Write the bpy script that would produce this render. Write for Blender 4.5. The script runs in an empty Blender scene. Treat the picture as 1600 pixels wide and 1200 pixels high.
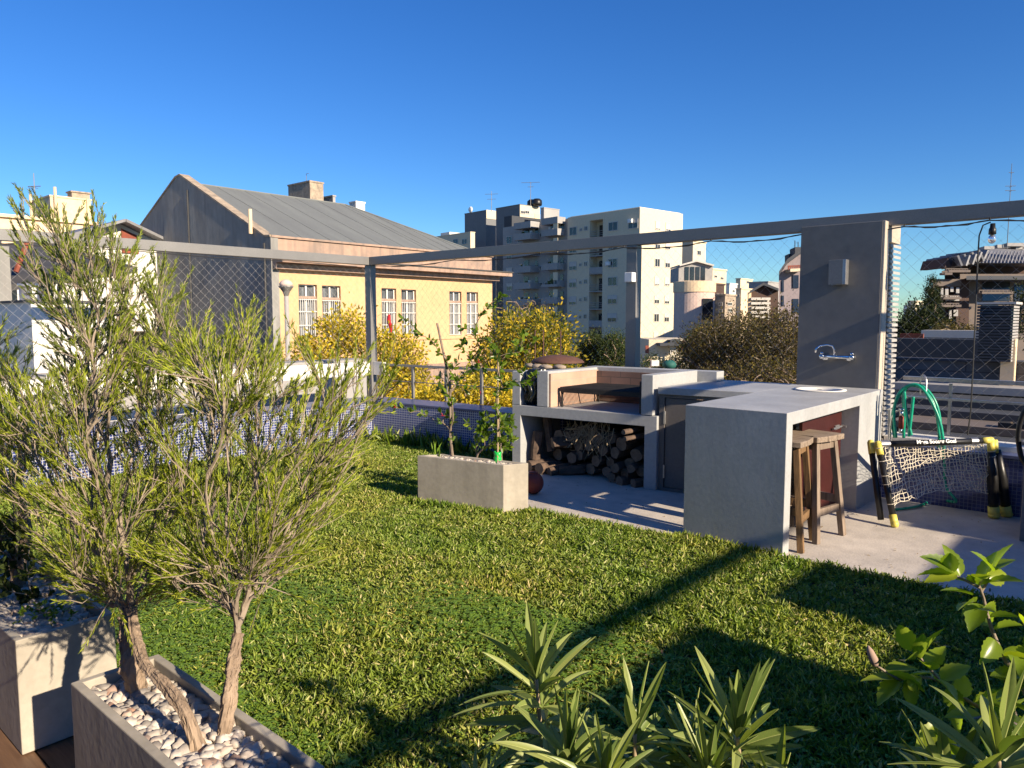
import bpy, math, random
import numpy as np
from mathutils import Vector
random.seed(7); RNG=np.random.default_rng(7)
S=bpy.context.scene
COL=S.collection
# ---------------------------------------------------------------- camera
FPX=1160.0; EYE=1.58; YAW=math.radians(41.3); PITCH=math.atan(102/FPX)
cam=bpy.data.cameras.new('camera'); co=bpy.data.objects.new('camera',cam); COL.objects.link(co)
cam.sensor_width=36; cam.lens=36*FPX/1600; cam.clip_start=0.05; cam.clip_end=3000
co.location=(0,0,EYE); co.rotation_euler=(math.pi/2-PITCH,0,YAW); S.camera=co
S.render.resolution_x=1024; S.render.resolution_y=768
# ---------------------------------------------------------------- world, sun, exposure
EL=math.radians(24.4); AZ=math.radians(2.3)
w=bpy.data.worlds.new('World'); S.world=w; w.use_nodes=True
nt=w.node_tree; bg=nt.nodes['Background']; sk=nt.nodes.new('ShaderNodeTexSky'); sk.sky_type='NISHITA'
sk.sun_disc=False; sk.sun_elevation=EL; sk.sun_rotation=math.pi/2+AZ; sk.altitude=0; sk.air_density=1.0; sk.dust_density=0.0; sk.ozone_density=2.6
hs=nt.nodes.new('ShaderNodeHueSaturation'); hs.inputs['Saturation'].default_value=1.28; hs.inputs['Hue'].default_value=0.508; nt.links.new(sk.outputs[0],hs.inputs['Color']); mu=nt.nodes.new('ShaderNodeMix'); mu.data_type='RGBA'; mu.blend_type='MULTIPLY'; mu.inputs[0].default_value=1; mu.inputs[7].default_value=(.44,.665,.89,1); nt.links.new(hs.outputs[0],mu.inputs[6]); nt.links.new(mu.outputs[2],bg.inputs[0]); bg.inputs[1].default_value=0.088
sun=bpy.data.lights.new('sun','SUN'); so=bpy.data.objects.new('sun',sun); COL.objects.link(so)
sun.energy=5.0; sun.angle=math.radians(0.55); sun.color=(1.0,0.84,0.64)
sv=Vector((math.cos(EL)*math.cos(AZ),-math.cos(EL)*math.sin(AZ),math.sin(EL)))
so.rotation_euler=sv.to_track_quat('Z','Y').to_euler(); so.location=(20,0,20)
S.view_settings.view_transform='Standard'; S.view_settings.look='None'; S.view_settings.gamma=1; S.view_settings.exposure=0.94
# ---------------------------------------------------------------- survey of the place: sight lines measured from the eye point
_F0=np.array([-math.sin(YAW),math.cos(YAW),0]);_R=np.array([math.cos(YAW),math.sin(YAW),0])
_F=_F0*math.cos(PITCH)+np.array([0,0,-math.sin(PITCH)]);_U=np.cross(_R,_F);_C=np.array([0,0,EYE])
def ray(x,y): return _F+_R*((x-800)/FPX)+_U*((600-y)/FPX)
def PZ(x,y,z=0.): d=ray(x,y); return _C+d*(z-EYE)/d[2]
def PX(x,y,c): d=ray(x,y); return _C+d*c/d[0]
def PY(x,y,c): d=ray(x,y); return _C+d*c/d[1]
def PD(x,y,t): return _C+ray(x,y)*t
def proj(P):
    v=np.asarray(P)-_C; t=v@_F; return 800+FPX*(v@_R)/t, 600-FPX*(v@_U)/t, t
# ---------------------------------------------------------------- materials
def _n(nt,t,**k):
    n=nt.nodes.new(t)
    for a,b in k.items(): setattr(n,a,b)
    return n
def _mixc(nt,a,b,fac,bt='MIX'):
    m=_n(nt,'ShaderNodeMix',data_type='RGBA',blend_type=bt)
    for s,v in ((m.inputs[0],fac),(m.inputs[6],a),(m.inputs[7],b)):
        if hasattr(v,'is_output') or isinstance(v,bpy.types.NodeSocket): nt.links.new(v,s)
        elif isinstance(v,(tuple,list)): s.default_value=(*v[:3],1)
        else: s.default_value=v
    return m.outputs[2]
def _base(name):
    m=bpy.data.materials.new(name); m.use_nodes=True; nt=m.node_tree; return m,nt,nt.nodes['Principled BSDF']
def _ramp(nt,src,stops):
    r=_n(nt,'ShaderNodeValToRGB'); nt.links.new(src,r.inputs[0]); e=r.color_ramp.elements
    while len(e)<len(stops): e.new(0.5)
    for i,(p,c) in enumerate(stops): e[i].position=p; e[i].color=(*c,1) if len(c)==3 else c
    return r.outputs[0]
def surf(name,c1,c2=None,scale=3.,rough=.7,bump=.15,bscale=60.,metal=0.,stretch=(1,1,1),streak=0.,spec=.4,stain=None):
    """mottled surface: large cloudy patches + fine grain + optional vertical streaks"""
    m,nt,b=_base(name); c2=c2 or tuple(x*.75 for x in c1)
    tc=_n(nt,'ShaderNodeTexCoord'); mp=_n(nt,'ShaderNodeMapping'); nt.links.new(tc.outputs['Object'],mp.inputs[0]); mp.inputs['Scale'].default_value=stretch
    n1=_n(nt,'ShaderNodeTexNoise'); n1.inputs['Scale'].default_value=scale; n1.inputs['Detail'].default_value=6; n1.inputs['Roughness'].default_value=.6; nt.links.new(mp.outputs[0],n1.inputs[0])
    n2=_n(nt,'ShaderNodeTexNoise'); n2.inputs['Scale'].default_value=bscale; n2.inputs['Detail'].default_value=4; nt.links.new(mp.outputs[0],n2.inputs[0])
    r=_ramp(nt,n1.outputs[0],[(.3,c2),(.7,c1)])
    c=_mixc(nt,r,n2.outputs[0],.18,'OVERLAY')
    if streak>0 or stain:
        ms=_n(nt,'ShaderNodeMapping'); nt.links.new(tc.outputs['Object'],ms.inputs[0]); ms.inputs['Scale'].default_value=(2.2,2.2,.18)
        n3=_n(nt,'ShaderNodeTexNoise'); n3.inputs['Scale'].default_value=scale*1.6; n3.inputs['Detail'].default_value=5; nt.links.new(ms.outputs[0],n3.inputs[0])
        f=_ramp(nt,n3.outputs[0],[(.45,(0,0,0)),(.72,(streak or .6,)*3)])
        c=_mixc(nt,c,stain or tuple(x*.45 for x in c1),f)
    nt.links.new(c,b.inputs['Base Color'])
    b.inputs['Roughness'].default_value=rough; b.inputs['Metallic'].default_value=metal; b.inputs['Specular IOR Level'].default_value=spec
    rr=_n(nt,'ShaderNodeMapRange'); nt.links.new(n1.outputs[0],rr.inputs[0]); rr.inputs[3].default_value=max(0,rough-.12); rr.inputs[4].default_value=min(1,rough+.12); nt.links.new(rr.outputs[0],b.inputs['Roughness'])
    if bump>0:
        bp=_n(nt,'ShaderNodeBump'); bp.inputs['Strength'].default_value=bump; bp.inputs['Distance'].default_value=.01; nt.links.new(n2.outputs[0],bp.inputs['Height']); nt.links.new(bp.outputs[0],b.inputs['Normal'])
    return m
def leafmat(name,stops,trans=.35,rough=.45,spec=.35,patch=0):
    m,nt,b=_base(name); g=_n(nt,'ShaderNodeNewGeometry')
    c=_ramp(nt,g.outputs['Random Per Island'],stops)
    if patch:
        tc=_n(nt,'ShaderNodeTexCoord'); q=_n(nt,'ShaderNodeTexNoise'); q.inputs['Scale'].default_value=1.1; q.inputs['Detail'].default_value=5; nt.links.new(tc.outputs['Object'],q.inputs[0])
        pc=_ramp(nt,q.outputs[0],[(.32,(.62,.85,.55)),(.5,(.95,.97,.9)),(.68,(1.3,1.1,1.1))]); c=_mixc(nt,c,pc,patch,'MULTIPLY')
    nt.links.new(c,b.inputs['Base Color']); b.inputs['Roughness'].default_value=rough; b.inputs['Specular IOR Level'].default_value=spec
    if trans>0:
        t=_n(nt,'ShaderNodeBsdfTranslucent'); cc=_mixc(nt,c,(1.5,1.6,.5),1.0,'MULTIPLY'); nt.links.new(cc,t.inputs[0])
        x=_n(nt,'ShaderNodeMixShader'); x.inputs[0].default_value=trans; nt.links.new(b.outputs[0],x.inputs[1]); nt.links.new(t.outputs[0],x.inputs[2])
        nt.links.new(x.outputs[0],nt.nodes['Material Output'].inputs[0])
    return m
def grid_tex(name,cA,cB,mortar,bw,rh,ms,offset=.5,rough=.3,axis='XZ',bump=.3,spec=.5,noise=.3,vary=None):
    m,nt,b=_base(name); tc=_n(nt,'ShaderNodeTexCoord'); sp=_n(nt,'ShaderNodeSeparateXYZ'); cb=_n(nt,'ShaderNodeCombineXYZ')
    nt.links.new(tc.outputs['Object'],sp.inputs[0]); 
    g=_n(nt,'ShaderNodeNewGeometry'); sg=_n(nt,'ShaderNodeSeparateXYZ'); nt.links.new(g.outputs['Normal'],sg.inputs[0])
    # walls facing X read (y,z), walls facing Y read (x,z), tops read (x,y)
    ax=_n(nt,'ShaderNodeMath',operation='ABSOLUTE'); nt.links.new(sg.outputs[0],ax.inputs[0]); az=_n(nt,'ShaderNodeMath',operation='ABSOLUTE'); nt.links.new(sg.outputs[2],az.inputs[0])
    gx=_n(nt,'ShaderNodeMath',operation='GREATER_THAN'); nt.links.new(ax.outputs[0],gx.inputs[0]); gx.inputs[1].default_value=.7
    gz=_n(nt,'ShaderNodeMath',operation='GREATER_THAN'); nt.links.new(az.outputs[0],gz.inputs[0]); gz.inputs[1].default_value=.7
    u=_n(nt,'ShaderNodeMix'); nt.links.new(gx.outputs[0],u.inputs[0]); nt.links.new(sp.outputs[0],u.inputs[2]); nt.links.new(sp.outputs[1],u.inputs[3])
    v=_n(nt,'ShaderNodeMix'); nt.links.new(gz.outputs[0],v.inputs[0]); nt.links.new(sp.outputs[2],v.inputs[2]); nt.links.new(sp.outputs[1],v.inputs[3])
    nt.links.new(u.outputs[0],cb.inputs[0]); nt.links.new(v.outputs[0],cb.inputs[1])
    br=_n(nt,'ShaderNodeTexBrick'); br.offset=offset; br.squash=1; nt.links.new(cb.outputs[0],br.inputs[0])
    br.inputs['Color1'].default_value=(*cA,1); br.inputs['Color2'].default_value=(*cB,1); br.inputs['Mortar'].default_value=(*mortar,1)
    br.inputs['Scale'].default_value=1; br.inputs['Mortar Size'].default_value=ms; br.inputs['Brick Width'].default_value=bw; br.inputs['Row Height'].default_value=rh; br.inputs['Mortar Smooth'].default_value=.1
    n1=_n(nt,'ShaderNodeTexNoise'); n1.inputs['Scale'].default_value=2.5; n1.inputs['Detail'].default_value=6; nt.links.new(tc.outputs['Object'],n1.inputs[0])
    c=_mixc(nt,br.outputs[0],n1.outputs[0],noise,'OVERLAY')
    nt.links.new(c,b.inputs['Base Color']); b.inputs['Roughness'].default_value=rough; b.inputs['Specular IOR Level'].default_value=spec
    bp=_n(nt,'ShaderNodeBump'); bp.invert=True; bp.inputs['Strength'].default_value=bump; bp.inputs['Distance'].default_value=.003; nt.links.new(br.outputs[1],bp.inputs['Height']); nt.links.new(bp.outputs[0],b.inputs['Normal'])
    return m
def woodmat(name,c1,c2,scale=6,rough=.7,along='Z'):
    m,nt,b=_base(name); tc=_n(nt,'ShaderNodeTexCoord'); mp=_n(nt,'ShaderNodeMapping'); nt.links.new(tc.outputs['Object'],mp.inputs[0])
    s=dict(X=(.6,9,9),Y=(9,.6,9),Z=(9,9,.6))[along]; mp.inputs['Scale'].default_value=s
    n1=_n(nt,'ShaderNodeTexNoise'); n1.inputs['Scale'].default_value=scale; n1.inputs['Detail'].default_value=8; n1.inputs['Roughness'].default_value=.7; nt.links.new(mp.outputs[0],n1.inputs[0])
    c=_ramp(nt,n1.outputs[0],[(.3,c2),(.5,tuple((a+b_)/2 for a,b_ in zip(c1,c2))),(.68,c1)])
    nt.links.new(c,b.inputs['Base Color']); b.inputs['Roughness'].default_value=rough; b.inputs['Specular IOR Level'].default_value=.25
    bp=_n(nt,'ShaderNodeBump'); bp.inputs['Strength'].default_value=.5; bp.inputs['Distance'].default_value=.004; nt.links.new(n1.outputs[0],bp.inputs['Height']); nt.links.new(bp.outputs[0],b.inputs['Normal'])
    return m
M={}
M['concrete']=surf('smooth grey concrete',(.425,.435,.43),(.32,.33,.33),1.1,.55,.05,40,streak=.42,stain=(.25,.25,.245))
M['concrete_lit']=M['concrete']
M['column']=surf('dark render',(.172,.166,.155),(.134,.129,.12),1.3,.55,.10,14)
M['columntrim']=surf('cream column edge',(.50,.43,.34),(.40,.35,.28),4,.7,.2,60)
M['planter']=surf('planter concrete',(.44,.40,.33),(.30,.27,.22),2.2,.75,.12,30,streak=.4)
M['planterrim']=M['planter']
M['steel']=surf('painted steel',(.215,.21,.20),(.19,.185,.175),3,.42,.05,80,metal=.2)
M['galv']=surf('galvanised pipe',(.5,.5,.5),(.38,.38,.38),8,.35,.05,60,metal=.8)
M['chrome']=surf('chrome',(.75,.75,.75),(.7,.7,.7),8,.08,0,metal=1)
M['net']=surf('net cord',(.52,.49,.44),(.44,.42,.38),20,.8,0)
M['netdark']=surf('string light cable',(.02,.02,.02),(.03,.03,.03),20,.6,0)
M['pave']=surf('pavement concrete',(.60,.54,.46),(.44,.40,.345),2.3,.7,.25,70,stain=(.2,.18,.16),streak=.25)
M['soil']=surf('soil under grass',(.05,.06,.02),(.03,.035,.014),20,.9,.5,60)
M['deck']=woodmat('deck board',(.20,.115,.062),(.09,.05,.03),3,along='X',rough=.5)
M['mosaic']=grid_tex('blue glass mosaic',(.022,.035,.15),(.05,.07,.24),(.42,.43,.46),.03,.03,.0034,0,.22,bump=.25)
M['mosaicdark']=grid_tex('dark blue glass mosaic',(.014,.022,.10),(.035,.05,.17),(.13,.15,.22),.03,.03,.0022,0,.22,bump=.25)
M['litter']=leafmat('dry leaf litter',[(0,(.10,.06,.03)),(.5,(.25,.16,.08)),(1,(.40,.30,.16))],.1,.8,.1)
M['coping']=surf('blue pool coping',(.09,.105,.19),(.07,.08,.15),5,.35,.1,50)
M['firebrick']=grid_tex('fire brick',(.50,.33,.24),(.43,.28,.2),(.38,.3,.24),.23,.12,.004,.5,.85,bump=.3,noise=.5,spec=.2)
M['smokeshadebrick']=grid_tex('smoked shaded brick',(.22,.14,.11),(.15,.10,.08),(.10,.08,.07),.23,.12,.004,.5,.85,bump=.3,noise=.7,spec=.2)  # smoke tone plus the shade of the hearth darkened into the brick
M['slat']=surf('pale louvre slat',(.42,.41,.38),(.34,.33,.31),6,.5,.05)
M['soot']=surf('sooty metal',(.03,.028,.026),(.015,.014,.013),12,.7,.4,80)
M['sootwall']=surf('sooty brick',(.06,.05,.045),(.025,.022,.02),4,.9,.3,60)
M['greydoor']=surf('grey metal door',(.15,.135,.125),(.13,.118,.11),3,.45,.05,50)
M['reddoor']=surf('red metal door',(.05,.010,.008),(.038,.009,.007),5,.45,.1,50)
M['black']=surf('black plastic',(.014,.014,.014),(.009,.009,.009),20,.38,.08,60)
M['bag']=surf('black bag',(.012,.014,.012),(.008,.01,.008),8,.22,.5,14)
M['yellowp']=surf('yellow plastic',(.72,.62,.12),(.62,.52,.1),14,.45,.15,60)
M['goalnet']=surf('goal net cord',(.72,.66,.52),(.55,.5,.4),30,.8,0)
M['coverteal']=surf('teal tarpaulin',(.02,.12,.10),(.015,.09,.075),12,.7,.2)
M['hose']=surf('green hose',(.012,.33,.2),(.01,.27,.16),12,.28,.05)
M['whitep']=surf('white plastic',(.75,.75,.72),(.68,.68,.65),10,.5,.02)
M['white']=surf('white paint',(.74,.72,.66),(.64,.62,.56),1.5,.8,.1,30,streak=.1)
M['rust']=surf('rusty metal',(.13,.06,.04),(.07,.035,.026),9,.8,.4,60)
M['oldwood']=woodmat('weathered wood',(.30,.235,.18),(.12,.09,.066))
M['oldwoodx']=woodmat('weathered wood plank',(.34,.27,.20),(.15,.11,.08),along='X')
M['brownwood']=woodmat('stained wood',(.26,.155,.07),(.09,.055,.03))
M['bark']=surf('bark',(.36,.27,.19),(.16,.115,.08),22,.95,1.0,60,stretch=(1,1,.16))
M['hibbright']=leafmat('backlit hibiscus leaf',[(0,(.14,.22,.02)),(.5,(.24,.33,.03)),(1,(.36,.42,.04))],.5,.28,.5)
M['twigbark']=surf('pale twig bark',(.33,.27,.20),(.19,.15,.11),20,.9,.3,60)
M['logbark']=surf('log bark',(.15,.10,.07),(.05,.035,.027),10,.95,.8,30)
M['logend']=surf('log cut face',(.20,.145,.10),(.10,.07,.05),14,.9,.5,60)
M['straw']=surf('dry twigs',(.42,.33,.2),(.28,.2,.12),20,.9,0)
M['terracotta']=surf('terracotta',(.25,.05,.03),(.17,.035,.025),8,.6,.1)
M['redpetal']=surf('red petal',(.55,.015,.015),(.42,.01,.02),12,.5,0)
M['greenglass']=surf('green plastic',(.02,.5,.08),(.02,.4,.06),12,.25,0)
M['yellowwall']=surf('ochre render',(.62,.39,.21),(.54,.33,.175),.35,.9,.2,6,streak=.10,stain=(.6,.46,.3))
M['pinkwall']=surf('faded pink render',(.44,.29,.21),(.27,.20,.16),1.1,.9,.3,6,streak=.75,stain=(.20,.16,.135))
M['gable']=surf('dark grey stucco',(.30,.295,.27),(.21,.205,.19),1.1,.95,.9,5.5,stretch=(1,1,.5),streak=.5,stain=(.15,.138,.13))
M['copecream']=surf('worn cream coping',(.45,.36,.26),(.22,.18,.14),2.5,.9,.3,10)
M['roofgrey']=surf('grey membrane roof',(.17,.185,.18),(.14,.15,.148),.5,.8,.15,12,stretch=(.35,3,1))
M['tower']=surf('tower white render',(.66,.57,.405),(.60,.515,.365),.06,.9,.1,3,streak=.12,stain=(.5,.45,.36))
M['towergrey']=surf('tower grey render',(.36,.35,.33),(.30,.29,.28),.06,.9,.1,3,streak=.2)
M['cream']=surf('cream render',(.76,.59,.38),(.68,.52,.34),.2,.9,.1,4,streak=.2,stain=(.45,.35,.24))
M['pinkrender']=surf('pink render',(.62,.47,.40),(.55,.42,.36),.15,.9,.1,4)
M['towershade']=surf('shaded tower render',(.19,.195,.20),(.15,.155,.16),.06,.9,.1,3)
M['pinkshade']=surf('mauve render',(.26,.215,.22),(.21,.175,.18),.15,.9,.1,4)  # pink render darkened so its colour holds the shade on that facade
M['pane']=surf('dark window pane',(.03,.035,.04),(.015,.018,.02),.5,.12,0,spec=.6)
M['curtain']=surf('curtain',(.17,.19,.21),(.03,.035,.04),2.2,.9,0,stretch=(1,4,.5))
M['shutter']=surf('pale shutter',(.55,.52,.46),(.5,.47,.42),1,.7,0)
M['darkroof']=surf('dark roofing',(.07,.068,.065),(.05,.05,.05),1,.8,.1,10)
M['tinroof']=surf('corrugated tin',(.24,.24,.25),(.16,.16,.165),1,.5,.1,10,metal=.3)
M['brown']=surf('brown facade',(.085,.05,.038),(.055,.034,.026),.4,.9,.1,10)
M['taupe']=surf('taupe facade',(.16,.13,.11),(.13,.105,.09),.3,.9,.1,10)
M['stone']=grid_tex('grey stone cladding',(.075,.08,.09),(.095,.1,.11),(.05,.05,.055),1.2,.4,.01,.5,.7,bump=.2,noise=.5)
M['slate']=surf('dark slate',(.055,.06,.07),(.045,.05,.058),.6,.8,.1,10)  # dark grey for slate parts, and for ledges and slats in shade
M['redrust']=surf('rusted tin',(.30,.075,.04),(.16,.05,.035),1.8,.85,.1,10,streak=.5)
M['city']=surf('city ground',(.15,.14,.13),(.09,.09,.085),.02,.9,0)
M['oleander']=leafmat('oleander leaf',[(0,(.10,.15,.035)),(.5,(.20,.26,.065)),(1,(.32,.36,.11))],.28,.38,.5)
M['oleandermid']=surf('pale midrib',(.30,.33,.11),(.25,.29,.09),30,.6,0)
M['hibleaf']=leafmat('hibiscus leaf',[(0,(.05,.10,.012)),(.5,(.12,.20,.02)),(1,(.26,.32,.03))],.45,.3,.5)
M['needle']=leafmat('bottlebrush leaf',[(0,(.07,.10,.015)),(.3,(.18,.23,.022)),(.7,(.32,.38,.03)),(1,(.50,.52,.06))],.34,.5,.25)
M['needledark']=leafmat('dark needle leaf',[(0,(.05,.075,.015)),(.5,(.14,.18,.025)),(1,(.32,.38,.04))],.3,.5,.25)
M['grass']=leafmat('grass blade',[(0,(.065,.10,.016)),(.3,(.17,.24,.034)),(.78,(.30,.355,.055)),(.92,(.42,.42,.13)),(1,(.60,.52,.28))],.3,.42,.35,patch=.8)
M['clover']=leafmat('clover leaf',[(0,(.12,.21,.025)),(1,(.26,.40,.05))],.3,.5,.3)
M['yelleaf']=leafmat('yellow autumn leaf',[(0,(.12,.13,.015)),(.3,(.32,.27,.02)),(.7,(.62,.46,.03)),(1,(.8,.62,.06))],.4,.6,.2)
M['yelgreen']=leafmat('yellow green leaf',[(0,(.07,.09,.015)),(.5,(.19,.19,.02)),(.8,(.46,.34,.025)),(1,(.65,.46,.04))],.4,.6,.2)
M['darkleaf']=leafmat('dark evergreen leaf',[(0,(.02,.035,.01)),(.6,(.045,.065,.015)),(1,(.09,.11,.025))],.2,.6,.2)
M['browntwig']=leafmat('sparse brown foliage',[(0,(.05,.038,.025)),(.5,(.09,.068,.038)),(.9,(.11,.10,.035)),(1,(.30,.22,.045))],.3,.7,.1)
M['cypress']=leafmat('cypress foliage',[(0,(.012,.02,.008)),(1,(.04,.05,.018))],.1,.7,.1)
def stonemat():
    m,nt,b=_base('pebble'); g=_n(nt,'ShaderNodeNewGeometry'); tc=_n(nt,'ShaderNodeTexCoord')
    c=_ramp(nt,g.outputs['Random Per Island'],[(0,(.22,.2,.18)),(.3,(.40,.355,.30)),(.7,(.55,.50,.43)),(.93,(.50,.41,.33)),(.97,(.36,.2,.13)),(1,(.25,.23,.21))])
    n1=_n(nt,'ShaderNodeTexNoise'); n1.inputs['Scale'].default_value=60; n1.inputs['Detail'].default_value=5; nt.links.new(tc.outputs['Object'],n1.inputs[0])
    c=_mixc(nt,c,n1.outputs[0],.35,'OVERLAY'); nt.links.new(c,b.inputs['Base Color']); b.inputs['Roughness'].default_value=.7
    bp=_n(nt,'ShaderNodeBump'); bp.inputs['Strength'].default_value=.3; bp.inputs['Distance'].default_value=.004; nt.links.new(n1.outputs[0],bp.inputs['Height']); nt.links.new(bp.outputs[0],b.inputs['Normal'])
    return m
M['pebble']=stonemat()
def glassmat():
    m,nt,b=_base('clear bulb glass'); b.inputs['Transmission Weight'].default_value=.9; b.inputs['Roughness'].default_value=.03; b.inputs['Base Color'].default_value=(.95,.95,.95,1); return m
M['glass']=glassmat()
# ---------------------------------------------------------------- mesh builder
def wloc(o):
    p=np.zeros(3)
    while o is not None: p=p+np.array(o.location); o=o.parent
    return p
class MB:
    def __init__(s): s.v=[]; s.f=[]; s.m=[]; s.n=0
    def add(s,v,f,m=0):
        v=np.asarray(v,float).reshape(-1,3); s.v.append(v); k=s.n
        for q in f: s.f.append(tuple(i+k for i in q)); s.m.append(m)
        s.n+=len(v)
    def box(s,a,b,m=0):
        x0,y0,z0=[min(p,q) for p,q in zip(a,b)]; x1,y1,z1=[max(p,q) for p,q in zip(a,b)]
        s.add([(x0,y0,z0),(x1,y0,z0),(x1,y1,z0),(x0,y1,z0),(x0,y0,z1),(x1,y0,z1),(x1,y1,z1),(x0,y1,z1)],
              [(0,3,2,1),(4,5,6,7),(0,1,5,4),(1,2,6,5),(2,3,7,6),(3,0,4,7)],m)
    def obox(s,p0,p1,w,h,m=0,up=(0,0,1)):
        """bar from p0 to p1, w across, h along up"""
        p0=np.array(p0,float);p1=np.array(p1,float);d=p1-p0;d/=np.linalg.norm(d);u=np.array(up,float)
        sd=np.cross(d,u)
        if np.linalg.norm(sd)<1e-4: sd=np.cross(d,(1,0,0))
        sd/=np.linalg.norm(sd);u=np.cross(sd,d)
        vs=[p+sd*a*w/2+u*b*h/2 for p in (p0,p1) for a,b in ((-1,-1),(1,-1),(1,1),(-1,1))]
        s.add(vs,[(0,1,2,3),(7,6,5,4),(0,4,5,1),(1,5,6,2),(2,6,7,3),(3,7,4,0)],m)
    def prism(s,poly,z0,z1,m=0):
        n=len(poly); v=[(x,y,z0) for x,y in poly]+[(x,y,z1) for x,y in poly]
        ar=sum(poly[i][0]*poly[(i+1)%n][1]-poly[(i+1)%n][0]*poly[i][1] for i in range(n))
        f=[tuple(range(n-1,-1,-1)),tuple(range(n,2*n))]+[(i,(i+1)%n,n+(i+1)%n,n+i) for i in range(n)]
        if ar<0: f=[q[::-1] for q in f]
        s.add(v,f,m)
    def prismv(s,poly,vec,m=0):
        """planar polygon of 3D points extruded by vec"""
        p=np.array(poly,float); v=np.array(vec,float); n=len(p)
        s.add(np.vstack([p,p+v]),[tuple(range(n-1,-1,-1)),tuple(range(n,2*n))]+[(i,(i+1)%n,n+(i+1)%n,n+i) for i in range(n)],m)
    def tube(s,pts,r,n=8,m=0,cap=True):
        P=np.array(pts,float); k=len(P); r=np.broadcast_to(np.array(r,float),(k,))
        d=np.gradient(P,axis=0); d/=np.linalg.norm(d,axis=1)[:,None]+1e-12
        a=np.array((0,0,1.)) if abs(d[0][2])<.9 else np.array((1.,0,0))
        u=np.cross(d[0],a);u/=np.linalg.norm(u); V=[]
        for i in range(k):
            u=u-d[i]*(u@d[i]);u/=np.linalg.norm(u)+1e-12;w_=np.cross(d[i],u)
            for j in range(n):
                t=2*math.pi*j/n; V.append(P[i]+r[i]*(math.cos(t)*u+math.sin(t)*w_))
        f=[(i*n+j,i*n+(j+1)%n,(i+1)*n+(j+1)%n,(i+1)*n+j) for i in range(k-1) for j in range(n)]
        if cap: f+=[tuple(range(n-1,-1,-1)),tuple(range((k-1)*n,k*n))]
        s.add(V,f,m)
    def lathe(s,c,prof,n=20,m=0,axis=2):
        V=[];c=np.array(c,float)
        for r,z in prof:
            for j in range(n):
                t=2*math.pi*j/n; q=[r*math.cos(t),r*math.sin(t),z]
                if axis==1: q=[q[0],q[2],q[1]]
                if axis==0: q=[q[2],q[0],q[1]]
                V.append(c+np.array(q))
        k=len(prof); f=[(i*n+j,i*n+(j+1)%n,(i+1)*n+(j+1)%n,(i+1)*n+j) for i in range(k-1) for j in range(n)]
        f+=[tuple(range(n-1,-1,-1)),tuple(range((k-1)*n,k*n))]
        if axis==1: f=[q[::-1] for q in f]
        s.add(V,f,m)
    def build(s,name,mats,parent=None,smooth=False,bevel=0.,origin=None,label=None):
        if not isinstance(mats,(list,tuple)): mats=[mats]
        V=np.vstack(s.v)
        if parent is not None: off=wloc(parent); loc=(0,0,0)
        else:
            if origin is None: origin=((V[:,0].min()+V[:,0].max())/2,(V[:,1].min()+V[:,1].max())/2,V[:,2].min())
            off=np.array(origin,float); loc=tuple(off)
        me=bpy.data.meshes.new(name); me.from_pydata((V-off).tolist(),[],s.f)
        for q in mats: me.materials.append(M[q])
        me.polygons.foreach_set('material_index',s.m)
        if smooth: me.polygons.foreach_set('use_smooth',[True]*len(s.f))
        me.update()
        o=bpy.data.objects.new(name,me); COL.objects.link(o); o.location=loc; o.parent=parent
        if bevel>0:
            bv=o.modifiers.new('bevel','BEVEL'); bv.width=bevel; bv.segments=2; bv.limit_method='ANGLE'; bv.angle_limit=math.radians(40)
        if label: o['label']=label
        return o
def tag(o,label,cat,group=None,kind=None):
    o['label']=label; o['category']=cat
    if group: o['group']=group
    if kind: o['kind']=kind
    return o
def thing(name,label,cat,loc,group=None):
    o=bpy.data.objects.new(name,None); COL.objects.link(o); o.location=tuple(float(q) for q in loc); o.empty_display_size=.2
    return tag(o,label,cat,group)
def quick_mesh(name,V,nper,facepat,mat,parent=None,kind=None,smooth=True,origin=None):
    """many equal little pieces: V is (N*nper,3); facepat faces per piece, all quads"""
    N=len(V)//nper; fp=np.array(facepat); k=fp.shape[1]
    F=(np.arange(N)[:,None,None]*nper+fp[None]).reshape(-1,k)
    off=wloc(parent) if parent is not None else np.array(origin if origin is not None else (V[:,0].mean(),V[:,1].mean(),V[:,2].min()))
    me=bpy.data.meshes.new(name); me.vertices.add(len(V)); me.vertices.foreach_set('co',(V-off).astype(np.float32).ravel())
    me.loops.add(F.size); me.loops.foreach_set('vertex_index',F.astype(np.int32).ravel())
    me.polygons.add(len(F)); me.polygons.foreach_set('loop_start',np.arange(0,F.size,k,dtype=np.int32))
    me.polygons.foreach_set('loop_total',np.full(len(F),k,dtype=np.int32))
    if smooth: me.polygons.foreach_set('use_smooth',np.ones(len(F),dtype=bool))
    me.materials.append(M[mat]); me.update(calc_edges=True); me.validate()
    o=bpy.data.objects.new(name,me); COL.objects.link(o); o.parent=parent
    if parent is None: o.location=tuple(float(q) for q in off)
    return o
def unit(a): return a/(np.linalg.norm(a,axis=-1,keepdims=True)+1e-9)
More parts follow.
